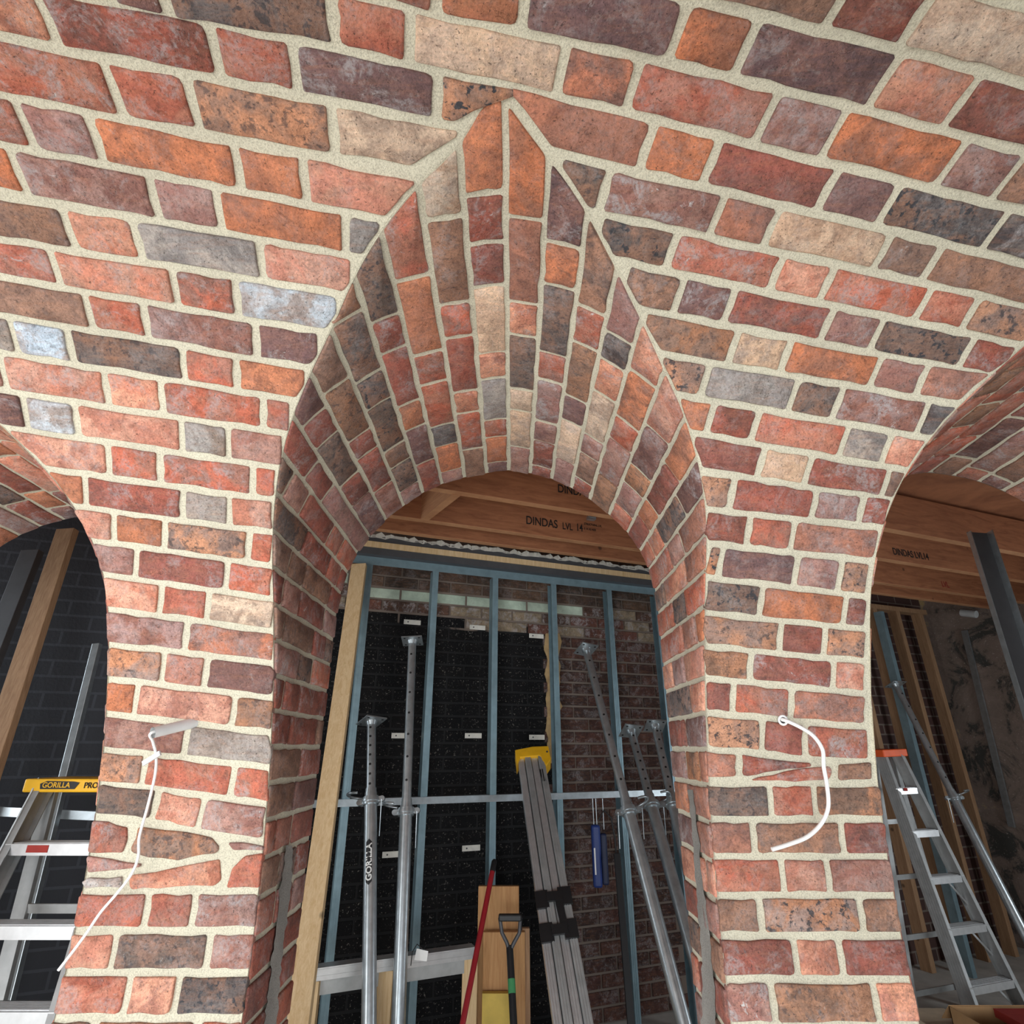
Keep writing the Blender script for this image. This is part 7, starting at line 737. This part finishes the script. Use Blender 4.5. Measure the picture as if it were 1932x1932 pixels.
MB().bar(bc+Vector((.022, .01, -.155)), bc+Vector((.022, .01, .10)), .036, .04, (1, 0, 0)).build('side_case', simple('dark_blue_plastic', (18, 30, 66), .5), bl_, .01)
MB().bar(bc+Vector((-.036, -.026, -.10)), bc+Vector((-.036, -.026, .03)), .008, .002, (1, 0, 0)).build('pale_stripe', M['white_pvc'], bl_)
zz = at(1130, 1500, FY-.02, KW).z
for dx in (-.03, -.012, .028): MB().tube([bc+Vector((dx, .0, .12)), Vector((bc.x+dx, bc.y, zz))], .0025, 6).build('wire', M['galv'], bl_)
MB().tube([bc+Vector((.0, -.01, .17)), bc+Vector((.03, -.02, .22)), bc+Vector((.07, -.02, .18)), bc+Vector((.085, -.01, .08)), bc+Vector((.09, 0, -.05))], .005, 8).build('cable', M['black'], bl_)
p, q = at(1164, 1610, 3.68), at(1190, 1925, 3.45); f = to_floor(p, q); pp = empty('black_pipe', f, 'slim black flattened pipe leaning beside the blue tool', 'pipe')
MB().bar(p, f, .036, .02, (1, 0, 0)).build('pipe', M['black'], pp, .004)

# ------------------------------------------------------------------ step ladders
STEPS = []
def step_ladder(TL, TR, BL, BR_, steps, cap_mat, cap_poly, label, lean=.42, rung_mat=None, depth=.085, rear=True, side_sign=1):
    """front stiles TL>BL, TR>BR_ (3D), rear legs behind; steps = shares of the stile length"""
    STEPS.clear(); root = empty('step_ladder', Vector(((BL.x+BR_.x)/2, (BL.y+BR_.y)/2, 0)), label, 'ladder')
    sdv = (BR_-BL).normalized(); fwv = Vector((sdv.y, -sdv.x, 0)); fwv = fwv if fwv.y < 0 else -fwv
    for a, b, s_ in ((TL, BL, -1), (TR, BR_, 1)):
        m = MB().bar(a, b, depth, .006, fwv)
        for e in (-1, 1): m.bar(a+fwv*e*depth*.48-sdv*s_*.012, b+fwv*e*depth*.48-sdv*s_*.012, .026, .004, sdv)
        for e in (-.3, -.1, .1, .3): m.bar(a+fwv*e*depth+sdv*s_*.0035, b+fwv*e*depth+sdv*s_*.0035, .006, .003, fwv)
        m.build('stile', M['alu_dull'], root)
    for i, t in enumerate(steps):
        a, b = TL.lerp(BL, t), TR.lerp(BR_, t)
        m = MB().bar(a, b, .004, .085, UP).bar(a+fwv*.042-UP*.017, b+fwv*.042-UP*.017, .038, .004, UP).bar(a-fwv*.042-UP*.012, b-fwv*.042-UP*.012, .028, .004, UP)
        for e in (-.03, -.018, -.006, .006, .018, .03): m.bar(a+fwv*e+UP*.003, b+fwv*e+UP*.003, .003, .004, UP)
        st_ = m.build('step', M['alu'], root); STEPS.append(st_)
        if i >= 2:
            for s_, a1, b1 in ((1, a, b), (-1, b, a)):
                MB().bar(a1.lerp(b1, .28)-UP*.02-fwv*.03, (TL if s_ > 0 else TR).lerp(BL if s_ > 0 else BR_, min(t+.11, 1))-fwv*.03, .014, .004, sdv).build('step_brace', M['alu'], root)
    if rear:
        for a, b in ((TL, BL), (TR, BR_)):
            t0 = a-fwv*.05; q = Vector((b.x, b.y, 0))-fwv*(lean*2.0)
            MB().bar(t0, q, .05, .022, sdv).build('rear_leg', M['alu_dull'], root)
        for t in (.3, .52, .74, .93):
            a, b = TL.lerp(BL, t), TR.lerp(BR_, t); off = -fwv*(.05 + lean*2.0*t*.93)
            MB().bar(a+off, b+off, .03, .012, UP).build('rear_rung', M['alu_dull'], root)
    cpo = MB(); cpo.prism([Vector(c_) for c_ in cap_poly(TL, TR, fwv, sdv)], UP*.05); cap = cpo.build('top_cap', cap_mat, root, .006)
    return root, fwv, sdv, cap
def capf(ext=.03, back=.14):
    return lambda a, b, fw_, s_: [a-s_*ext+fw_*.06-UP*.03, b+s_*ext+fw_*.06-UP*.03, b+s_*ext-fw_*back-UP*.03, a-s_*ext-fw_*back-UP*.03]
# right ladder
TL, TR = at(1658, 1420, 4.55), at(1692, 1418, 4.55); BL, BR_ = at(1838, 1925, 4.1), at(1925, 1890, 4.25)
BL, BR_ = to_floor(TL, BL), to_floor(TR, BR_)
def share(A, B, y):
    lo, hi = 0., 1.
    for _ in range(40):
        m_ = (lo+hi)/2
        if pix(A.lerp(B, m_))[1] < y: lo = m_
        else: hi = m_
    return lo
lad, fw_, sd_, cap1 = step_ladder(TL, TR, BL, BR_, [share(TL, BL, y) for y in (1488, 1568, 1655, 1750, 1860)], M['orange'], capf(.03), 'aluminium step ladder with orange top cap behind the right pier', lean=.2)
c = TL.lerp(BL, share(TL, BL, 1486)).lerp(TR.lerp(BR_, share(TL, BL, 1486)), .4); MB().bar(c+fw_*.046-sd_*.03-UP*.012, c+fw_*.046+sd_*.03-UP*.012, .02, .002, UP).build('warning_label', M['redink'], STEPS[0])
# left ladder with yellow cap
TL, TR = at(84, 1478, 2.62), at(300, 1478, 2.55); BL, BR_ = at(-70, 1930, 2.1), at(190, 1930, 1.98)
TR = Vector((TL.x+.36, TL.y, TL.z)); BL = to_floor(TL, at(-62, 1760, 2.32)); BR_ = Vector((BL.x+.52, BL.y, 0))
lad2, fw2, sd2, cap2 = step_ladder(TL, TR, BL, BR_, [share(TL, BL, y) for y in (1590, 1742, 1900)], M['yellow'], capf(.04, .16), 'step ladder with yellow top cap at the left edge behind left pier', lean=.3)
cpos = TL - sd2*.04 + fw2*.061
cpx = at(104, 1450, 2.5)
pc_ = TL + sd2*.035 + fw2*.0615 + UP*.0
MB().prism([pc_+sd2*.0-UP*.018+fw2*.001, pc_+sd2*.14-UP*.018+fw2*.001, pc_+sd2*.155+UP*.006+fw2*.001, pc_+sd2*.13+UP*.01+fw2*.001, pc_+sd2*.02+UP*.012+fw2*.001, pc_-sd2*.005+UP*.002+fw2*.001], fw2*.001).build('cap_badge', M['black'], cap2)
lettering('GORILLA', pc_+sd2*.006-UP*.012+fw2*.0025, .028, sd2, M['yellow'], cap2, 'badge_lettering', fw2)
lettering('PRO', pc_+sd2*.175-UP*.014+fw2*.0012, .03, sd2, M['ink'], cap2, 'cap_lettering', fw2)
c = TL.lerp(BL, share(TL, BL, 1590)) + sd2*.13; MB().bar(c+fw2*.0455-sd2*.04-UP*.014, c+fw2*.0455+sd2*.04-UP*.014, .024, .002, UP).build('warning_label', M['redink'], STEPS[0])

# ------------------------------------------------------------------ left bay: timbers and studs
lk = KW
plank((128, 1000), 2.75, (20, 1330), 2.66, .09, .04, M['pine_old'], 'brown timber stud leaning in the dark left side arch')
plank((62, 1040), 2.75, (-40, 1300), 2.68, .09, .04, M['dark_steel'], 'dark steel stud at the far left edge of the left side arch', 'steel_stud')
plank((184, 1215), 2.9, (128, 1440), 2.85, .035, .03, M['galv'], 'thin galvanised stud above the yellow topped ladder', 'steel_stud')
tag(MB().bar(at(-60, 1528, 2.75), at(200, 1540, 3.0), .036, .03, UP).build('steel_noggin', M['galv'], None), 'steel noggin crossing behind the left ladder', 'stud')

# ------------------------------------------------------------------ right bay: timber studs, big steel channel, strip on the side wall, boxes
RY = 4.02
rf_ = empty('pine_stud_wall', at(1700, 1900, RY, KW)*1.0, 'pine stud frame against the rear wall in the right side arch', 'stud frame')
rf_.location.z = 0
pt0, pt1 = at(1560, 1130, RY, KW), at(1742, 1163, RY, KW); zt_ = (pt0.z+pt1.z)/2; pt0.z = pt1.z = zt_
MB().bar(pt0, pt1, .045, .09, UP).build('top_plate', M['pine_old'], rf_)
for x in (1600, 1648, 1690, 1733):
    a = at(x, 1172, RY, KW); a.z = zt_-.02; MB().bar(Vector((a.x, a.y, 0)), a, .05, .09, EX).build('stud', M['pine_old'], rf_, .002)
pz = at(1660, 1165, RY-.2, KW); tag(MB().bar(Vector((pz.x, pz.y, 0)), pz+UP*.05, .045, .07, EX).build('steel_stud', M['bluegalv']), 'teal steel stud between pine studs in the right side arch', 'stud')
# grey steel channel leaning in the right arch
p, q = at(1843, 1005, 2.7), at(1966, 1395, 2.64); f = to_floor(p, q); ax = (f-p).normalized()
cs_ = empty('steel_channel', f, 'broad grey steel channel standing at the right edge', 'channel')
MB().bar(p, f, .10, .004, (1, 0, 0)).build('web', M['dark_steel'], cs_)
MB().bar(p+Vector((.05, -.018, 0)), f+Vector((.05, -.018, 0)), .004, .04, (1, 0, 0)).bar(p+Vector((-.05, -.012, 0)), f+Vector((-.05, -.012, 0)), .004, .028, (1, 0, 0)).build('flange', M['galv'], cs_)
# metal strip on the side wall
def side(x, y, n=.0):
    r = ray(x, y); o_ = Vector((0, 0, H)); c0 = wl(wc, 0); t = (c0-o_).dot(EX)/r.dot(EX); return o_ + r*t - EX*n
tag(MB().bar(side(1822, 1190, .02), side(1912, 1560, .02), .05, .02, EN).build('wall_strip', M['galv']), 'thin metal strip fixed to the peeling side wall', 'strip')
tag(MB().tube([side(1822, 1157, .06), side(1850, 1160, .06)], .035, 10).build('wall_pipe', M['grey_pvc']), 'short pale pipe end on the side wall near ceiling', 'pipe')
# boxes at lower right
b0 = at(1890, 1925, 3.6); bx = empty('cardboard_box', Vector((b0.x, b0.y, 0)), 'open cardboard box with red print at the lower right corner', 'box')
zt2 = at(1880, 1899, 3.74).z; x0, x1 = b0.x-.16, b0.x+.35
for nm, lo, hi in (('front', (x0, 3.4, 0), (x1, 3.406, zt2)), ('rear', (x0, 3.74, 0), (x1, 3.746, zt2)), ('left', (x0, 3.4, 0), (x0+.006, 3.746, zt2)), ('right', (x1-.006, 3.4, 0), (x1, 3.746, zt2))): MB().box(lo, hi).build('side_panel', M['card'], bx)
MB().prism([(x0, 3.4, zt2), (x1, 3.4, zt2), (x1, 3.30, zt2-.05), (x0, 3.30, zt2-.05)], (0, 0, .004)).build('flap', M['card'], bx)
MB().prism([(x0, 3.746, zt2), (x1, 3.746, zt2), (x1, 3.83, zt2-.08), (x0, 3.83, zt2-.08)], (0, 0, .004)).build('flap', M['card'], bx)
MB().box((x0+.2, 3.42, .3), (x1-.03, 3.7, zt2-.03)).build('red_print', M['redink'], bx)
b1 = at(1775, 1921, 3.9); bd = empty('carton', Vector((b1.x, b1.y, 0)), 'small pale carton standing beside the right ladder foot', 'box')
MB().box((b1.x-.13, b1.y-.1, 0), (b1.x+.1, b1.y+.12, b1.z)).build('body', M['card'], bd, .004)
MB().box((b1.x-.135, b1.y-.105, b1.z-.05), (b1.x+.105, b1.y+.125, b1.z+.003)).build('lid', simple('pale_card', (196, 180, 156), .8), bd, .004)

# ------------------------------------------------------------------ cables on the piers
def pier_pt(x, y, n):
    r = ray(x, y); lo, hi = .2, D_/r.y
    for _ in range(50):
        t = (lo+hi)/2; P = r*t
        g = (P.y/D_ - 1) if P.z <= ZS else ((P.y-(D_-A_))/A_)**2 + ((P.z-ZS)/B_)**2 - 1
        if g > 0: hi = t
        else: lo = t
    P = r*lo; return Vector((P.x, P.y-n, P.z+H))
h0 = pier_pt(367, 1361, -.02); h1 = pier_pt(344, 1372, .10); cd = (h1-h0).normalized()
h1 = pier_pt(325, 1384, .085)
cdt = empty('conduit', h0, 'grey conduit stub sticking out of the left pier', 'conduit')
MB().tube([h0, h1], .0130, 16, cap=False).tube([h1, h0], .0108, 16, cap=False).build('pipe', M['grey_pvc'], cdt)
def smooth_path(P, n=8):
    out = []
    for i in range(len(P)-1):
        p0, p1, p2, p3 = P[max(i-1, 0)], P[i], P[i+1], P[min(i+2, len(P)-1)]
        for k in range(n):
            t = k/n; out.append(.5*((2*p1)+(p2-p0)*t+(2*p0-5*p1+4*p2-p3)*t*t+(3*p1-p0-3*p2+p3)*t**3))
    return out+[P[-1]]
path = [h0.lerp(h1, .5), h1+cd*.004] + [pier_pt(x, y, n) for x, y, n in ((319, 1400, .07), (316, 1425, .05), (308, 1460, .035), (292, 1520, .03), (277, 1575, .03), (275, 1612, .03), (262, 1645, .03), (235, 1680, .028), (205, 1715, .028), (180, 1752, .028), (155, 1785, .026), (128, 1822, .03))]
wc1 = empty('cable', h1, 'long white cable hanging from the conduit down the left pier', 'cable')
MB().tube(smooth_path(path), .0034, 8).build('sheath', M['white_pvc'], wc1)
MB().bar(pier_pt(294, 1440, .055), pier_pt(326, 1420, .055), .012, .006, (0, 0, 1)).build('tape_loop', M['grey_pvc'], wc1, .001)
g0 = pier_pt(1476, 1359, .0); wc2 = empty('cable', g0, 'short white cable curling from a hole in the right pier', 'cable')
MB().tube(smooth_path([g0+Vector((0, .03, .004)), g0-Vector((0, .012, 0))] + [pier_pt(x, y, n) for x, y, n in ((1500, 1373, .03), (1521, 1390, .04), (1535, 1415, .045), (1537, 1445, .045), (1543, 1480, .045), (1545, 1520, .045), (1532, 1550, .045), (1505, 1573, .05), (1470, 1586, .055), (1437, 1595, .06))]), .0048, 10).build('sheath', M['white_pvc'], wc2)
MB().ring(g0-Vector((0, .004, 0)), (0, 1, .1), .0105, .003).build('conduit_end', M['white_pvc'], wc2)
MB().tube([g0-Vector((0, .0035, 0)), g0+Vector((0, .01, 0))], .0085, 12).build('hole', M['black'], wc2)
# grey cement chases down both jambs of the central arch
def jamb_strip(xj, sgn, pts, name):
    L, R_ = [], []
    rj = random.Random(name+str(sgn)); q_ = []
    for i in range(len(pts)-1):
        for k in range(4): q_.append(tuple(a+(b-a)*k/4 for a, b in zip(pts[i], pts[i+1])))
    pts = q_ + [pts[-1]]
    for y, xa, xb in pts:
        for lst, x in ((L, xa), (R_, xb)):
            r = ray(x, y); t = xj/r.x; P = r*t; lst.append(Vector((xj - sgn*(.0035), P.y+rj.uniform(-.009, .009), P.z+H)))
    n = len(L); vs = L+R_; fs = [(i, i+1, n+i+1, n+i) for i in range(n-1)]
    b = MB().add(vs, fs); b.add([v+Vector((sgn*.012, 0, 0)) for v in vs], [f_[::-1] for f_ in fs])
    o = b.build('cement_chase', M['cement'], trim_1); return o
jamb_strip(XJL, -1, [(1595, 537, 550), (1640, 533, 549), (1680, 523, 547), (1730, 521, 540), (1780, 513, 533), (1830, 509, 528), (1880, 502, 523), (1930, 497, 520), (2010, 485, 515)], 'l')
jamb_strip(XJR, 1, [(1490, 1300, 1309), (1535, 1305, 1314), (1580, 1309, 1321), (1640, 1313, 1326), (1700, 1318, 1334), (1750, 1322, 1339), (1800, 1325, 1345), (1860, 1329, 1350), (1930, 1326, 1354), (2010, 1330, 1364)], 'r')
